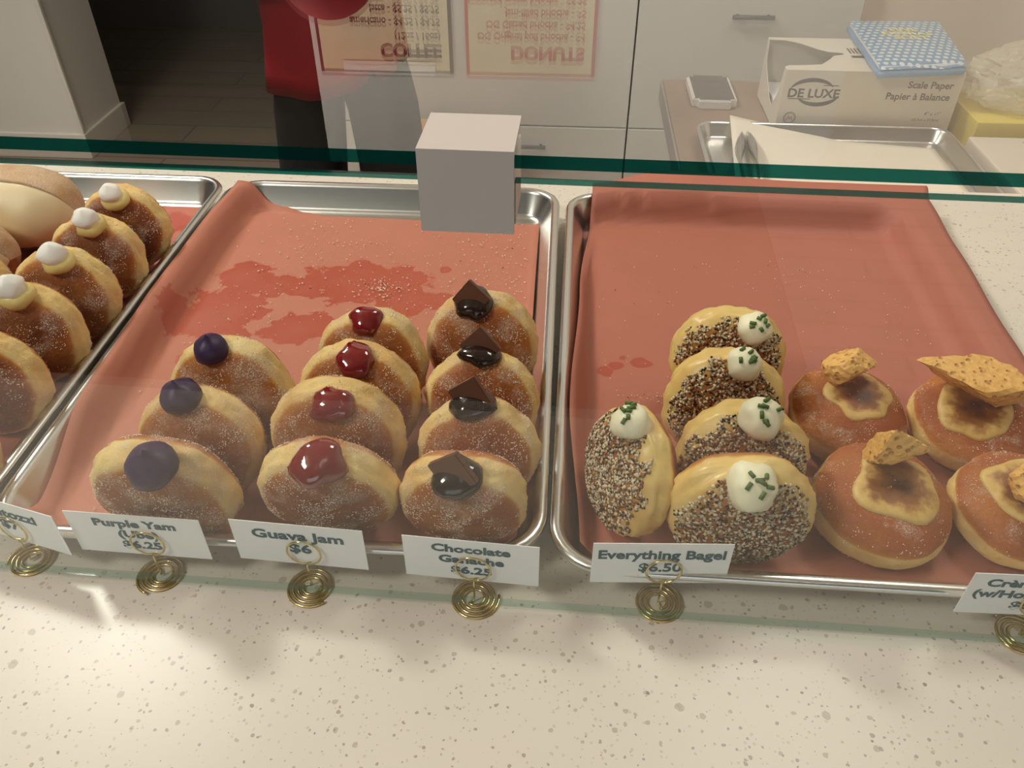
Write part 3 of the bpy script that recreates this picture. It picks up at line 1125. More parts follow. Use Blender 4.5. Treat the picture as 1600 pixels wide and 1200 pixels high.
# maritozzi: sugared bun split and filled with smoothed cream
def maritozzo(cx, cy, rx, ry, h, yaw, seed, label):
    r = root('maritozzo_bun', (cx, cy, Z0), label, 'bun', 'cream filled buns in the left tray')
    c = Vector((cx, cy, Z0))
    rot = Matrix.Rotation(math.radians(yaw), 3, 'Z')

    def lid(a0, a1, nm, mat, scale=1.0, attr=True):
        # sector of a rounded loaf between the angles a0..a1 (degrees) about the long axis, 0 = towards the viewer, 90 = up
        mb = MB()
        vs, fs, fz = [], [], []
        NA, NL = 28, 34
        for i in range(NL + 1):
            t = -1 + 2 * i / NL
            k = max(0.0, 1 - abs(t) ** 2.6) ** .5 * scale
            for j in range(NA + 1):
                a = math.radians(a0 + (a1 - a0) * j / NA)
                q = Vector((t * rx, -math.cos(a) * ry * k, h * .5 + math.sin(a) * h * .5 * k))
                q += Vector((0, -math.cos(a), math.sin(a))) * .0016 * noise.noise(q * 45 + Vector((seed, 0, 0)))
                vs.append(c + rot @ q)
                fz.append(.7)
            vs.append(c + rot @ Vector((t * rx, ry * .12 * k, h * .5)))
            fz.append(.1)
        n = NA + 2
        for i in range(NL):
            for j in range(n):
                k2 = (j + 1) % n
                fs.append((i * n + j, i * n + k2, (i + 1) * n + k2, (i + 1) * n + j))
        mb.add(vs, fs, 0, True)
        return mb.build(nm, mat, r, attr=fz)
    lid(66, 200, 'bun_top', M['d_mar'])
    lid(-160, -42, 'bun_bottom', M['d_lemon'])
    lid(-44, 68, 'cream_filling', M['marcream'], .985)


maritozzo(-.156, .352, .052, .040, .074, -6, 1, 'cream filled sugared bun at the back of the left tray')
maritozzo(-.172, .276, .048, .035, .066, -8, 2, 'cream filled sugared bun at the left picture edge, in front of the rear one')

# ================================================================== PRICE CARDS AND THEIR WIRE HOLDERS
CARDS = [((27, .0), 'Maritozzi\n$7', 'white price card reading Maritozzi, cut by the left picture edge', (.0275, .0006), (.0611, -.0077), (50, 873)),
         (None, 'Purple Yam\n(Ube)\n$6.25', 'white price card reading Purple Yam', (.0648, -.0030), (.1416, -.0048), (252, 897)),
         (None, 'Guava Jam\n$6', 'white price card reading Guava Jam', (.1573, -.0027), (.2313, -.0059), (486, 916)),
         (None, 'Chocolate\nGanache\n$6.25', 'white price card reading Chocolate Ganache', (.2528, -.0070), (.3263, -.0104), (742, 934)),
         (None, 'Everything Bagel\n$6.50', 'white price card reading Everything Bagel', (.3544, -.0055), (.4284, -.0011), (1028, 940)),
         (None, 'Crème Brûlée\n(w/Honeycomb)\n$6.50', 'white price card with honeycomb in its text, cut by the right picture edge', (.5475, -.0112), (.6225, -.0100), (1592, 990))]
HOLD = ['gold spiral wire holder under the Maritozzi card', 'gold spiral wire holder under the Purple Yam card', 'gold spiral wire holder under the Guava Jam card',
        'gold spiral wire holder under the Chocolate Ganache card', 'gold spiral wire holder under the Everything Bagel card', 'gold spiral wire holder at the right picture edge']
for n_, (_, txt, lab, a, b, sp) in enumerate(CARDS):
    if n_ == 0:  # seen from its right end only
        d = (Vector(b) - Vector(a)).normalized() * .075
        a = (b[0] - d.x, b[1] - d.y)
    ax, ay, bx, by = *a, *b
    ex_ = Vector((bx - ax, by - ay, 0)).normalized()
    W_, H_ = math.hypot(bx - ax, by - ay), .033
    top = .0505
    mid = Vector(((ax + bx) / 2, (ay + by) / 2, top))
    mtx = frame(mid, ex_, (0, 0, 1))
    nf = mtx.to_3x3() @ Vector((0, 0, 1))  # towards the viewer
    base = Vector((mid.x, mid.y, top - H_))
    r = root('price_card', base, lab, 'price card', 'price cards along the glass')
    mb = MB()
    mb.add([mtx @ Vector(p) for p in ((-W_ / 2, -H_, 0), (W_ / 2, -H_, 0), (W_ / 2, 0, 0), (-W_ / 2, 0, 0), (-W_ / 2, -H_, -.0004), (W_ / 2, -H_, -.0004), (W_ / 2, 0, -.0004), (-W_ / 2, 0, -.0004))],
           [(0, 1, 2, 3), (7, 6, 5, 4), (0, 4, 5, 1), (1, 5, 6, 2), (2, 6, 7, 3), (3, 7, 4, 0)])
    mb.build('card', M['card'], r)
    lines = txt.count('\n') + 1
    sz = .0096 if lines < 3 else .0080
    put_text('lettering', txt, sz, mtx @ Matrix.Translation((.0, -.0046 if lines < 3 else -.0034, .00018)), M['ink'], r, bold=.00028, line=1.1, width=1.27 if n_ != 4 else 1.08)
    # holder: flat spiral, stem, double ring that grips the card
    c = atz(sp[0], sp[1], .0016)
    rc = mid.lerp(mid, 0)
    pts = []
    TURN = 3.4
    for i in range(110):
        t = i / 109
        aa = 2 * PI * TURN * (1 - t) + 1.0 + n_
        rr = .0044 + .0094 * (1 - t)
        pts.append(Vector((c.x + rr * math.cos(aa), c.y + rr * math.sin(aa), .0012)))
    foot = Vector((c.x, max(c.y, mid.y + (c.x - mid.x) * (by - ay) / (bx - ax)), 0))
    foot = Vector((c.x, ay + (c.x - ax) * (by - ay) / (bx - ax), 0)) + nf * .0012
    pts.append(Vector((foot.x, foot.y, .0014)) * .5 + pts[-1] * .5)
    pts += [Vector((foot.x, foot.y, .0016)), Vector((foot.x, foot.y, .006)), Vector((foot.x, foot.y, .012)), Vector((foot.x, foot.y, .0195))]
    RR = .0096
    rcn = Vector((foot.x, foot.y, .0195 + RR))
    loop = []
    for i in range(49):
        aa = -PI / 2 + 4 * PI * i / 48
        off = nf * (.0004 if i < 24 else -.0026 if i > 26 else .0004 - .003 * (i - 23) / 3)
        if i == 0:
            off = Vector((0, 0, 0))
        loop.append(rcn + ex_ * RR * math.cos(aa) + Vector((0, 0, RR * math.sin(aa))) + off)
    h = root('card_holder', (foot.x, foot.y, 0), HOLD[n_], 'card holder', 'gold wire card holders along the glass')
    MB().tube(pts[:110], .0008, 8).build('spiral_base', M['brass'], h)
    MB().tube(pts[109:], .0006, 8).build('stem', M['brass'], h)
    MB().tube(loop, .0006, 8).build('grip_ring', M['brass'], h)

# ================================================================== GLASS GUARD
gx = .296
GR = -.0174
gy = -.0130 - .0174 * (gx - .24)
g = root('glass_guard', (gx, gy, 0), 'clear glass guard with green edges and grey clamp over the trays', 'glass guard')
gm = Matrix.Translation((gx, gy, 0)) @ Matrix.Rotation(GR, 4, 'Z')


def pane(name, a, b, low=False):
    mb = MB()
    mb.box(a, b)
    dims = [b[i] - a[i] for i in range(3)]
    thin = dims.index(min(dims))
    # the two large faces are clear, the four narrow ones are green
    ax_faces = {2: (0, 1), 1: (2, 4), 0: (3, 5)}[thin]
    mb.mi = [0 if i in ax_faces else (2 if low and i == 0 else 1) for i in range(6)]
    mb.v = [gm @ p for p in mb.v]
    return mb.build(name, [M['glass'], M['edge'], M['edgepale']], g)


pane('front_pane', (-1.05, -.0025, .0065), (1.05, .0025, .2580), True)
pane('top_pane', (-1.05, -.0026, .2637), (1.05, .33, .2686))
for sx in (-1.056, 1.051):
    pane('end_pane', (sx, -.0025, 0), (sx + .005, .33, .2636))
mb = MB()
bx0, bx1 = -.0168, .0172
mb.box((bx0, -.0052, .2392), (bx1, -.0026, .2687))       # front plate
mb.box((bx0, .0026, .2392), (bx1, .0275, .2636))         # block behind and under the panes
mb.box((bx0, -.0052, .2687), (bx1, .0275, .2708))        # plate over the top pane
mb.box((bx0, -.0026, .2581), (bx1, .0026, .2636))
mb.v = [gm @ p for p in mb.v]
mb.build('clamp', M['bracket'], g)

# ================================================================== BACK TABLE GOODS
# parchment with tongs on the rear pan
ps = root('parchment_sheet', (.75, .97, TZ), 'white parchment sheet lying askew in the rear sheet pan', 'paper')
vs, fs = [], []
q = [(.585, .83), (.985, .83), (.985, 1.105), (.70, 1.13)]
corner = [atz(1140, 182, TZ + .03), atz(1118, 246, TZ + .012)]
PA, PB, PC, PD = Vector((.60, .845)), Vector((.965, .845)), Vector((.965, 1.10)), Vector((corner[0].x, corner[0].y))
for j in range(25):
    for i in range(31):
        s, t = i / 30, j / 24
        p = (PA * (1 - s) + PB * s) * (1 - t) + (PD * (1 - s) + PC * s) * t
        z = TZ + .0035 + .052 * max(0, (1 - s) * t - .45) + .0015 * noise.noise((p.x * 9, p.y * 9, 4))
        vs.append((p.x, p.y, z))
fs = [(j * 31 + i, j * 31 + i + 1, (j + 1) * 31 + i + 1, (j + 1) * 31 + i) for j in range(24) for i in range(30)]
mb = MB()
mb.add(vs, fs, 0, True)
o = mb.build('sheet', M['parch'], ps)
o.modifiers.new('thickness', 'SOLIDIFY').thickness = .0003

tg = root('serving_tongs', (.66, .95, TZ), 'polished steel serving tongs resting on the parchment', 'tongs')
tip = atz(1163, 209, TZ + .022)
base = atz(1182, 318, TZ + .040)
for s in (-1, 1):
    mb = MB()
    rings = []
    for i in range(15):
        t = i / 14
        p = base.lerp(tip, t)
        wv = .006 if t < .6 else .006 + .006 * math.sin((t - .6) / .4 * PI * .93)
        side = Vector((s * (.002 + .011 * math.sin(t * PI * .92)), 0, 0))
        wv = wv if t < .97 else .005
        rings.append(ring(p + side + Vector((0, 0, -.004 * math.sin(t * PI))), .0022 + (.0065 if t > .6 else 0) * math.sin(max(0, t - .6) / .4 * PI), wv, 14, rot=0))
    # the arms are upright strips: swap the ring's y into z
    rr = []
    for i, rg in enumerate(rings):
        t = i / 14
        c0 = sum(rg, Vector()) / len(rg)
        rr.append([Vector((p.x, c0.y, c0.z + (p.y - c0.y))) for p in rg])
    mb.loft(rr)
    mb.build('arm', M['steel'], tg)
MB().tube([base + Vector((-.006, -.004, 0)), base + Vector((0, -.012, 0)), base + Vector((.006, -.004, 0))], .006, 8).build('spring_end', M['steel'], tg)

# scale paper box with a torn dispenser opening
X0, X1, Y0, Y1, ZB, ZT = .703, 1.003, 1.160, 1.342, TZ, -.0835
bx = root('paper_dispenser_box', (.85, 1.25, TZ), 'white scale paper carton with a torn opening at its left end', 'box')
mb = MB()
mb.box((X0, Y0, ZB), (X1, Y0 + .0012, ZT))
mb.build('front_panel', M['carton'], bx)
mb = MB()
mb.box((X0, Y1 - .0012, ZB), (X1, Y1, ZT))
mb.build('back_panel', M['carton'], bx)
MB().box((X1 - .0012, Y0 + .0012, ZB), (X1, Y1 - .0012, ZT)).build('side_panel', M['carton'], bx)
MB().box((X0, Y0 + .0012, ZB), (X1 - .0012, Y1 - .0012, ZB + .0012)).build('bottom_panel', M['cartonin'], bx)
# top with a tongue shaped opening from the left edge
ym = (Y0 + Y1) / 2
hole = [(X0, Y1 - .014), (X0 + .030, Y1 - .016), (X0 + .055, Y1 - .034), (X0 + .078, ym + .026), (X0 + .095, ym + .012), (X0 + .118, ym + .006), (X0 + .118, ym - .002),
        (X0 + .098, ym - .010), (X0 + .088, ym - .028), (X0 + .066, Y0 + .032), (X0 + .032, Y0 + .026), (X0 + .008, Y0 + .024), (X0, Y0 + .016)]
outl = [(X0, Y0 + .0012), (X1 - .0012, Y0 + .0012), (X1 - .0012, Y1 - .0012), (X0, Y1 - .0012)] + hole


def plate(name, pts2, to3, th, mat, parent):
    n = len(pts2)
    bm = bmesh.new()
    v0 = [bm.verts.new(to3(*p)) for p in pts2]
    f = bm.faces.new(v0)
    ex = bmesh.ops.extrude_face_region(bm, geom=[f])
    for v in [e for e in ex['geom'] if isinstance(e, bmesh.types.BMVert)]:
        v.co += th
    bmesh.ops.triangulate(bm, faces=bm.faces[:])
    bmesh.ops.recalc_face_normals(bm, faces=bm.faces[:])
    return MB().bm(bm).build(name, mat, parent)


plate('top_panel', outl, lambda x, y: (x, y, ZT), Vector((0, 0, -.0012)), M['carton'], bx)
# left end with a V notch
notch = [(Y0 + .0012, ZB), (Y1 - .0012, ZB), (Y1 - .0012, ZT - .0012), (Y1 - .014, ZT - .0012), (Y1 - .022, ZT - .040), (ym - .010, ZB + .030), (ym - .032, ZB + .028), (Y0 + .030, ZT - .05), (Y0 + .016, ZT - .0012), (Y0 + .0012, ZT - .0012)]
plate('end_panel', notch, lambda y, z: (X0, y, z), Vector((.0012, 0, 0)), M['carton'], bx)
MB().box((X0 + .008, Y0 + .004, ZB + .0014), (X1 - .004, Y1 - .004, ZB + .030)).build('paper_stack', M['napwhite'], bx)
fm = frame((X0, Y0 - .00015, ZB), (1, 0, 0), (0, 0, 1))
BH = ZT - ZB
T = lambda x, z: fm @ Matrix.Translation((x, z, 0))
put_text('lettering', 'DE LUXE', .021, T(.054, BH - .0295), M['inkblk'], bx, bold=.0006, width=1.08)
put_text('lettering', 'Scale Paper', .0165, T(.286, BH - .013), M['inkblk'], bx, align='RIGHT', bold=.0004)
put_text('lettering', 'Papier à Balance', .0165, T(.286, BH - .033), M['inkblk'], bx, align='RIGHT', bold=.0004)
put_text('lettering', '8" x 11"', .0085, T(.280, BH - .066), M['inkblk'], bx, align='RIGHT')
put_text('lettering', '(20,3cm x 27,9cm)', .0062, T(.280, BH - .078), M['inkblk'], bx, align='RIGHT')


def swoosh(c, r, a0, a1, w):
    vs, n = [], 24
    for i in range(n + 1):
        t = i / n
        a = math.radians(a0 + (a1 - a0) * t)
        k = w * math.sin(PI * t) ** .8
        for rr in (r - k, r + k * .15):
            vs.append(T(c[0] + rr * 1.05 * math.cos(a), c[1] + rr * .62 * math.sin(a)) @ Vector((0, 0, .0001)))
    return vs, [(2 * i, 2 * i + 1, 2 * i + 3, 2 * i + 2) for i in range(n)]


mb = MB()
mb.add(*swoosh((.050, BH - .036), .036, 170, 20, .010))
mb.add(*swoosh((.062, BH - .040), .034, 190 + 10, 355, .010))
for xx0, xx1, zz in ((.068, .094, BH - .026), (.012, .050, BH - .050)):
    mb.add([T(xx0, zz) @ Vector((0, 0, .0001)), T(xx1, zz) @ Vector((0, 0, .0001)), T(xx1, zz + .0016) @ Vector((0, 0, .0001)), T(xx0, zz + .0016) @ Vector((0, 0, .0001))], [(0, 1, 2, 3)])
mb.build('emblem', M['inkblk'], bx)
mb = MB()
for rr in (.0105, .0088):
    mb.tube([T(.022 + rr * math.cos(a * PI / 12), .028 + rr * math.sin(a * PI / 12)) @ Vector((0, 0, .0001)) for a in range(24)], .0004, 5, closed=True)
for s in (-1, 1):
    mb.tube([T(.022 + s * .005, .024) @ Vector((0, 0, .0001)), T(.022 + s * .002, .032) @ Vector((0, 0, .0001)), T(.022, .026) @ Vector((0, 0, .0001))], .0006, 5)
mb.build('round_mark', M['inkblk'], bx)
# printed label on the lid
tm = frame((X0 + .128, ym - .012, ZT + .00015), (1, 0, 0), (0, 1, 0))
put_text('lettering', '▐▌▐▐▌\nLID', .011, tm @ Matrix.Translation((.01, .02, 0)) if False else tm @ Matrix.Translation((.016, .022, 0)), M['inkblk'], bx) if False else None
mb = MB()
for i in range(5):
    mb.box((X0 + .130 + i * .006, ym + .004, ZT + .0001), (X0 + .133 + i * .006, ym + .034, ZT + .0003))
mb.box((X0 + .128, ym - .020, ZT + .0001), (X0 + .150, ym - .008, ZT + .0003))
mb.build('printed_block', M['inkblk'], bx)

# blue napkin pack lying on the carton
nk = root('napkin_pack', (.912, 1.215, ZT), 'blue dotted napkin pack lying on the scale paper carton', 'napkin pack')
quad = [atz(u, v, ZT + .021).to_2d() for u, v in ((1376, 104), (1513, 98), (1467, 32), (1326, 32))]
NKH = .021


def nkpt(s, t, z):
    p = (quad[0] * (1 - s) + quad[1] * s) * (1 - t) + (quad[3] * (1 - s) + quad[2] * s) * t
    return Vector((p.x, p.y, z))


def nkbody(name, z0, z1, ins, mats, top=False):
    mb = MB()
    NS = 14
    rings = []
    for k in range(5):
        w = k / 4
        z = z0 + (z1 - z0) * w
        bul = ins - .014 * math.sin(w * PI)
        rg = []
        for e in range(4):
            for i in range(NS):
                q = i / NS
                s, t = ((q, 0), (1, q), (1 - q, 1), (0, 1 - q))[e]
                s = bul + (1 - 2 * bul) * s
                t = bul + (1 - 2 * bul) * t
                p = nkpt(s, t, z)
                p.z += .0012 * noise.noise(p * 40) if 0 < w < 1 else 0
                rg.append(p)
        rings.append(rg)
    mb.loft(rings)
    return mb.build(name, mats, nk)


nkbody('tissue_stack', ZT + .0015, ZT + NKH - .003, .03, M['napwhite'])
nkbody('film_sides', ZT + .0002, ZT + NKH * .62, .012, M['napblue'])
mb = MB()
vs = []
for j in range(17):
    for i in range(17):
        s, t = i / 16, j / 16
        z = ZT + NKH - .0012 + .0035 * (1 - (2 * s - 1) ** 4) * (1 - (2 * t - 1) ** 4)
        if j == 0:
            z = ZT + NKH - .006 - .003 * math.exp(-((s - .72) / .10) ** 2)
        vs.append(nkpt(.004 + .992 * s, .004 + .992 * t, z))
mb.add(vs, [(j * 17 + i, j * 17 + i + 1, (j + 1) * 17 + i + 1, (j + 1) * 17 + i) for j in range(16) for i in range(16)], 0, True)
mb.build('printed_film', M['napkin'], nk)
put_text('lettering', 'FINE\nEXTRAS\nSOFT', .026, frame(nkpt(.5, .78, ZT + NKH + .0032), (1, .03, 0), (0, 1, 0)), M['napyel'], nk, bold=.0006, line=.9)

# flat white carton with an oval opening
gb = root('sheet_carton', (1.12, .98, TZ), 'flat white carton with an oval opening at the right edge of the table', 'box')
MB().box((1.006, .80, TZ), (1.25, 1.083, TZ + .034), bev=.003).build('carton', M['carton'], gb)
mb = MB()
ov = ring((1.132, .965, TZ + .0342), .075, .036, 32)
mb.add(ov, [tuple(range(32))])
mb.build('opening', M['cartonin'], gb)
mb = MB()
mb.add([Vector((p.x + .004, p.y - .010, TZ + .0345)) for p in ring((1.132, .965, 0), .066, .026, 32)], [tuple(range(32))])
mb.build('tissue', M['napwhite'], gb)
put_text('lettering', 'TALY', .018, frame((1.085, 1.066, TZ + .0342), (1, 0, 0), (0, 1, 0)), M['inkblk'], gb, align='LEFT')

# yellow carton with a crumpled clear bag on it
yb = root('yellow_carton', (1.15, 1.19, TZ), 'yellow carton standing behind the flat white carton', 'box')
MB().box((1.024, 1.105, TZ), (1.32, 1.28, TZ + .050), bev=.002).build('carton', M['yellow'], yb)
put_text('lettering', 'Latex Free', .0085, frame((1.075, 1.1045, TZ + .018), (1, 0, 0), (0, 0, 1)), M['inkblk'], yb, align='LEFT')
put_text('lettering', 'Sans latex', .0085, frame((1.135, 1.1045, TZ + .018), (1, 0, 0), (0, 0, 1)), M['inkblk'], yb, align='LEFT')
bm = bmesh.new()
bmesh.ops.create_icosphere(bm, subdivisions=5, radius=1)
for v in bm.verts:
    d = v.co.normalized()
    k = 1 + .22 * noise.noise(d * 2.3) + .13 * abs(noise.noise(d * 6)) + .05 * noise.noise(d * 14)
    v.co = d * k
    if v.co.z < -.55:
        v.co.z = -.55 + (v.co.z + .55) * .1
zb = min(v.co.z for v in bm.verts)
pb = MB().bm(bm, smooth=False, mat=Matrix.Translation((1.165, 1.195, TZ + .051 - zb * .062)) @ Matrix.Diagonal((.135, .085, .062, 1))).build('plastic_bag', M['plastic'], org=(1.165, 1.195, TZ + .051))
tag(pb, 'crumpled clear plastic bag heaped on the yellow carton', 'plastic bag')


# ================================================================== MENU BOARDS
def menu(x0, x1, ztop, h, border, head, lines, ink, hs, ls, label, width):
    y = CY - .0185
    r = root('menu_board', ((x0 + x1) / 2, y, ztop - h), label, 'menu board')
    MB().box((x0, y - .004, ztop - h), (x1, y, ztop), bev=.001).build('backing', border, r)
    e = .008
    MB().box((x0 + e, y - .0055, ztop - h + e), (x1 - e, y - .004, ztop - e)).build('sheet', M['cream_paper'], r)
    m = frame((x1 - .026, y - .0058, ztop), (1, 0, 0), (0, 0, 1))
    put_text('lettering', head, hs, m @ Matrix.Translation((0, -.034, 0)), ink, r, align='RIGHT', bold=.002, extr=.0001)
    for t_, zz in lines:
        put_text('lettering', t_, ls, m @ Matrix.Translation((0, -zz, 0)), ink, r, align='RIGHT', bold=.0007, width=width, extr=.0001)
    return r


mc = menu(-.269, .053, .818, .46, M['inkcof'], 'COFFEE', [('(12oz / 16oz)', .076), ('americano - $4.25 / $4.75', .108), ('latte - $5.25 / $5.75', .136), ('mocha - $5.50 / $6.25', .164),
          ('cappuccino - $5.25', .192), ('flat white - $5.25', .220)], M['inkcof'], .042, .023, 'cream coffee menu board with dark border on the white cabinet', .88)
md = menu(.085, .390, .818, .46, M['inkred'], 'DONUTS', [('OG Original puff brioche - $4', .080), ('OG Glazed brioche - $4.25', .106), ('Jam-filled brioche - $5', .132),
          ('Imported cream brioche - $5.25', .160), ('Passion fruit brioche - $5.50', .187), ('Seasonal brioche - $6', .214)], M['inkred'], .042, .0225, 'cream donut menu board with red border on the white cabinet', .92)
tag(MB().box((-.212, CY - .0262, .790), (.010, CY - .0250, .812)).build('glare_strip', M['glare'], org=(-.11, CY - .025, .79)), 'bright white strip imitating glare across the top of the coffee menu', 'glare strip')  # solid strip imitating lamp glare on the coffee menu

# ================================================================== WORKER
PX, PY = -.084, 1.20
pr = root('person', (PX, PY, FZ), 'person in red shirt, dark red cap and black trousers behind the counter, hands together', 'person')


def skin_mesh(name, verts, edges, radii, mat, parent, rootv=0, sub=2):
    me = bpy.data.meshes.new(name)
    org = Vector(parent.location)
    me.from_pydata([tuple(Vector(v) - org) for v in verts], edges, [])
    ob = bpy.data.objects.new(name, me)
    COL.objects.link(ob)
    sk = ob.modifiers.new('skin', 'SKIN')
    for i, r_ in enumerate(radii):
        me.skin_vertices[0].data[i].radius = (r_, r_) if not isinstance(r_, tuple) else r_
        me.skin_vertices[0].data[i].use_root = (i == rootv)
    sk.use_smooth_shade = True
    sb = ob.modifiers.new('sub', 'SUBSURF')
    sb.levels = sb.render_levels = sub
    dg = bpy.context.evaluated_depsgraph_get()
    m2 = bpy.data.meshes.new_from_object(ob.evaluated_get(dg))
    bpy.data.objects.remove(ob)
    m2.materials.clear()
    m2.materials.append(mat)
    m2.polygons.foreach_set('use_smooth', [True] * len(m2.polygons))
    o2 = bpy.data.objects.new(name, m2)
    COL.objects.link(o2)
    o2.parent = parent
    return o2


V, E_, RD = [], [], []


def node(p, r_, link=None):
    V.append(p)
    RD.append(r_)
    if link is not None:
        E_.append((link, len(V) - 1))
    return len(V) - 1


zf = lambda h: FZ + h
pel = node((PX, PY, zf(.88)), .062)
sp1 = node((PX, PY, zf(.95)), .080, pel)
chs = node((PX, PY, zf(1.12)), .088, sp1)
nk0 = node((PX, PY - .005, zf(1.22)), .045, chs)
nk1 = node((PX, PY - .012, zf(1.275)), .042, nk0)
hd0 = node((PX, PY - .022, zf(1.33)), .066, nk1)
hd1 = node((PX, PY - .018, zf(1.39)), .076, hd0)
hd2 = node((PX, PY - .012, zf(1.44)), .060, hd1)
for s in (-1, 1):
    hp = node((PX + s * .062, PY, zf(.77)), .042, pel)
    kn = node((PX + s * .092, PY - .012, zf(.43)), .040, hp)
    an = node((PX + s * .102, PY + .008, zf(.09)), .032, kn)
    node((PX + s * .106, PY - .11, zf(.035)), .028, an)
    sh = node((PX + s * .118, PY, zf(1.17)), .044, chs)
    el = node((PX + s * .140, PY - .045, zf(.965)), .034, sh)
    wr = node((PX + s * .045, PY - .175, zf(1.045)), .022, el)
    pa = node((PX + s * .020, PY - .215, zf(1.055)), .026, wr)
    for q in range(4):
        f0 = node((PX + s * .010, PY - .240, zf(1.072 - q * .016)), .0085, pa)
        f1 = node((PX - s * .008, PY - .250 + .004 * q, zf(1.072 - q * .016)), .0078, f0)
        node((PX - s * .022, PY - .243 + .004 * q, zf(1.070 - q * .016)), .0068, f1)
    t0 = node((PX + s * .018, PY - .205, zf(1.088)), .010, pa)
    node((PX + s * .004, PY - .222, zf(1.106)), .0085, t0)
skin_mesh('body', V, E_, RD, M['skin'], pr, 0)

# clothing
mb = MB()
rs = []
for h_, rx, ry in ((.752, .128, .098), (.757, .130, .100), (.80, .127, .098), (.88, .120, .094), (.97, .122, .096), (1.06, .130, .100), (1.14, .136, .098), (1.19, .118, .085), (1.225, .075, .066), (1.25, .056, .056)):
    rs.append(ring((PX, PY, zf(h_)), rx, ry, 40, 2.3))
rs[0] = ring((PX, PY, zf(.756)), .122, .093, 40, 2.3)
for k, rg in enumerate(rs):
    for p in rg:
        w = max(0, 1 - k / 6)
        p.x -= .014 * max(0, 1 - k / 5)
        p.z += .04 * max(0, 1 - k / 5) + .055 * max(0, (p.x - PX) / .13 + .1) * max(0, 1 - k / 4)
        d = Vector((p.x - PX, p.y - PY, 0))
        a = math.atan2(d.y, d.x)
        p += d.normalized() * (.006 * w * math.sin(a * 9 + k * .2))
mb.loft(rs, cap0=False, cap1=False)
for s in (-1, 1):
    A = Vector((PX + s * .100, PY, zf(1.175)))
    Bq = Vector((PX + s * .142, PY - .040, zf(.985)))
    mb.tube([A, A.lerp(Bq, .4), A.lerp(Bq, .8), Bq], [.060, .056, .052, .050], 20, cap=False)
sho = mb.build('shirt', M['shirt'], pr)
sho.modifiers.new('thickness', 'SOLIDIFY').thickness = .003
mb = MB()
for s in (-1, 1):
    rs = []
    for h_, cx, cy, rx, ry in ((.92, .046, 0, .052, .074), (.86, .050, 0, .056, .078), (.80, .060, 0, .062, .080), (.75, .070, -.002, .062, .076), (.60, .082, -.006, .062, .072), (.45, .092, -.010, .060, .068), (.30, .098, -.004, .056, .064), (.06, .102, .004, .058, .066)):
        rs.append(ring((PX + s * cx, PY + cy, zf(h_)), rx, ry, 28, 2.2))
    mb.loft(rs, cap0=False, cap1=False)
pt = mb.build('trousers', M['pants'], pr)
pt.modifiers.new('thickness', 'SOLIDIFY').thickness = .002
for s in (-1, 1):
    bm = bmesh.new()
    bmesh.ops.create_uvsphere(bm, u_segments=20, v_segments=12, radius=1)
    for v in bm.verts:
        v.co.z = max(v.co.z, -.55)
    MB().bm(bm, smooth=True, mat=Matrix.Translation((PX + s * .104, PY - .05, zf(.028))) @ Matrix.Diagonal((.045, .125, .05, 1))).build('shoe', M['shoe'], pr)
hc = Vector((PX, PY - .016, zf(1.385)))
bm = bmesh.new()
bmesh.ops.create_uvsphere(bm, u_segments=28, v_segments=18, radius=1)
bmesh.ops.delete(bm, geom=[v for v in bm.verts if v.co.z < .05], context='VERTS')
capm = MB().bm(bm, smooth=True, mat=Matrix.Translation(hc + Vector((0, .006, .008))) @ Matrix.Diagonal((.088, .098, .092, 1)))
rg0, rg1 = [], []
for i in range(15):
    a = PI + PI * i / 14
    rg0.append(hc + Vector((.086 * math.cos(a), .006 + .096 * math.sin(a), .014)))
    rg1.append(hc + Vector((.080 * math.cos(a), .006 + (.096 + .062 * math.sin(PI * i / 14)) * math.sin(a), .008 - .006 * math.sin(PI * i / 14))))
capm.add(rg0 + rg1, [(i, i + 1, 16 + i, 15 + i) for i in range(14)], 0, True)
cp = capm.build('cap', M['cap'], pr)
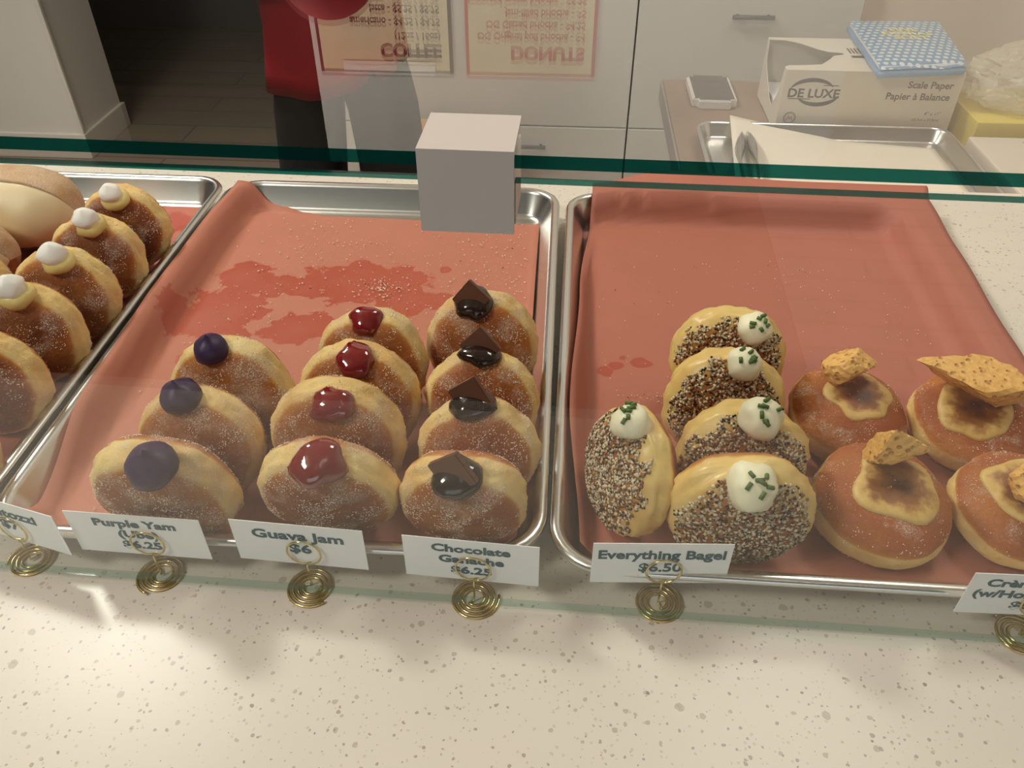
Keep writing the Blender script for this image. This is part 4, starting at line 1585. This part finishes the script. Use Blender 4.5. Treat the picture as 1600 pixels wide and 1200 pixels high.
cp.modifiers.new('thickness', 'SOLIDIFY').thickness = .002
mb = MB()
for s in (-1, 1):
    blob(mb, hc + Vector((s * .030, -.068, -.010)), Vector((0, -1, 0)), .010, DOME, seg=12, wob=0)
mb.build('eyes', M['eye'], pr)
mb = MB()
mb.tube([hc + Vector((0, -.070, -.008)), hc + Vector((0, -.084, -.030)), hc + Vector((0, -.090, -.038)), hc + Vector((0, -.074, -.044))], [.007, .010, .012, .006], 10)
for s in (-1, 1):
    mb.tube([hc + Vector((s * .074, .006, .004)), hc + Vector((s * .084, .012, -.012)), hc + Vector((s * .074, .006, -.034))], [.008, .012, .006], 8)
mb.build('nose_and_ears', M['skin'], pr)
MB().tube([hc + Vector((-.022, -.066, -.062)), hc + Vector((0, -.073, -.063)), hc + Vector((.022, -.066, -.062))], [.003, .006, .003], 8).build('mouth', M['lip'], pr)
bm = bmesh.new()
bmesh.ops.create_uvsphere(bm, u_segments=20, v_segments=12, radius=1)
bmesh.ops.delete(bm, geom=[v for v in bm.verts if v.co.y < .1], context='VERTS')
MB().bm(bm, smooth=True, mat=Matrix.Translation(hc + Vector((0, 0, -.012))) @ Matrix.Diagonal((.084, .090, .090, 1))).build('hair', M['hair'], pr)

# cardboard box on the floor beside the worker
KX = aty(560, 255, 1.38).x
kb = root('cardboard_box', (KX + .15, 1.50, FZ), 'tan cardboard box on the floor between worker and cabinets', 'box')
MB().box((KX, 1.38, FZ), (KX + .30, 1.64, FZ + .548), bev=.004).build('carton', M['cardboard'], kb)
MB().box((KX + .13, 1.379, FZ + .38), (KX + .17, 1.6401, FZ + .5485)).build('packing_tape', M['cartonin'], kb)

# dark broom leaning in the passage
br = root('broom', (-.72, 3.9, FZ), 'dark broom leaning in the dim passage beside the worker', 'broom')
MB().tube([(-.72, 3.78, FZ + .10), (-.80, 4.17, 1.0)], .014, 10).build('handle', M['inkblk'], br)
MB().box((-.88, 3.73, FZ), (-.58, 3.80, FZ + .11), bev=.01).build('brush_head', M['black'], br)
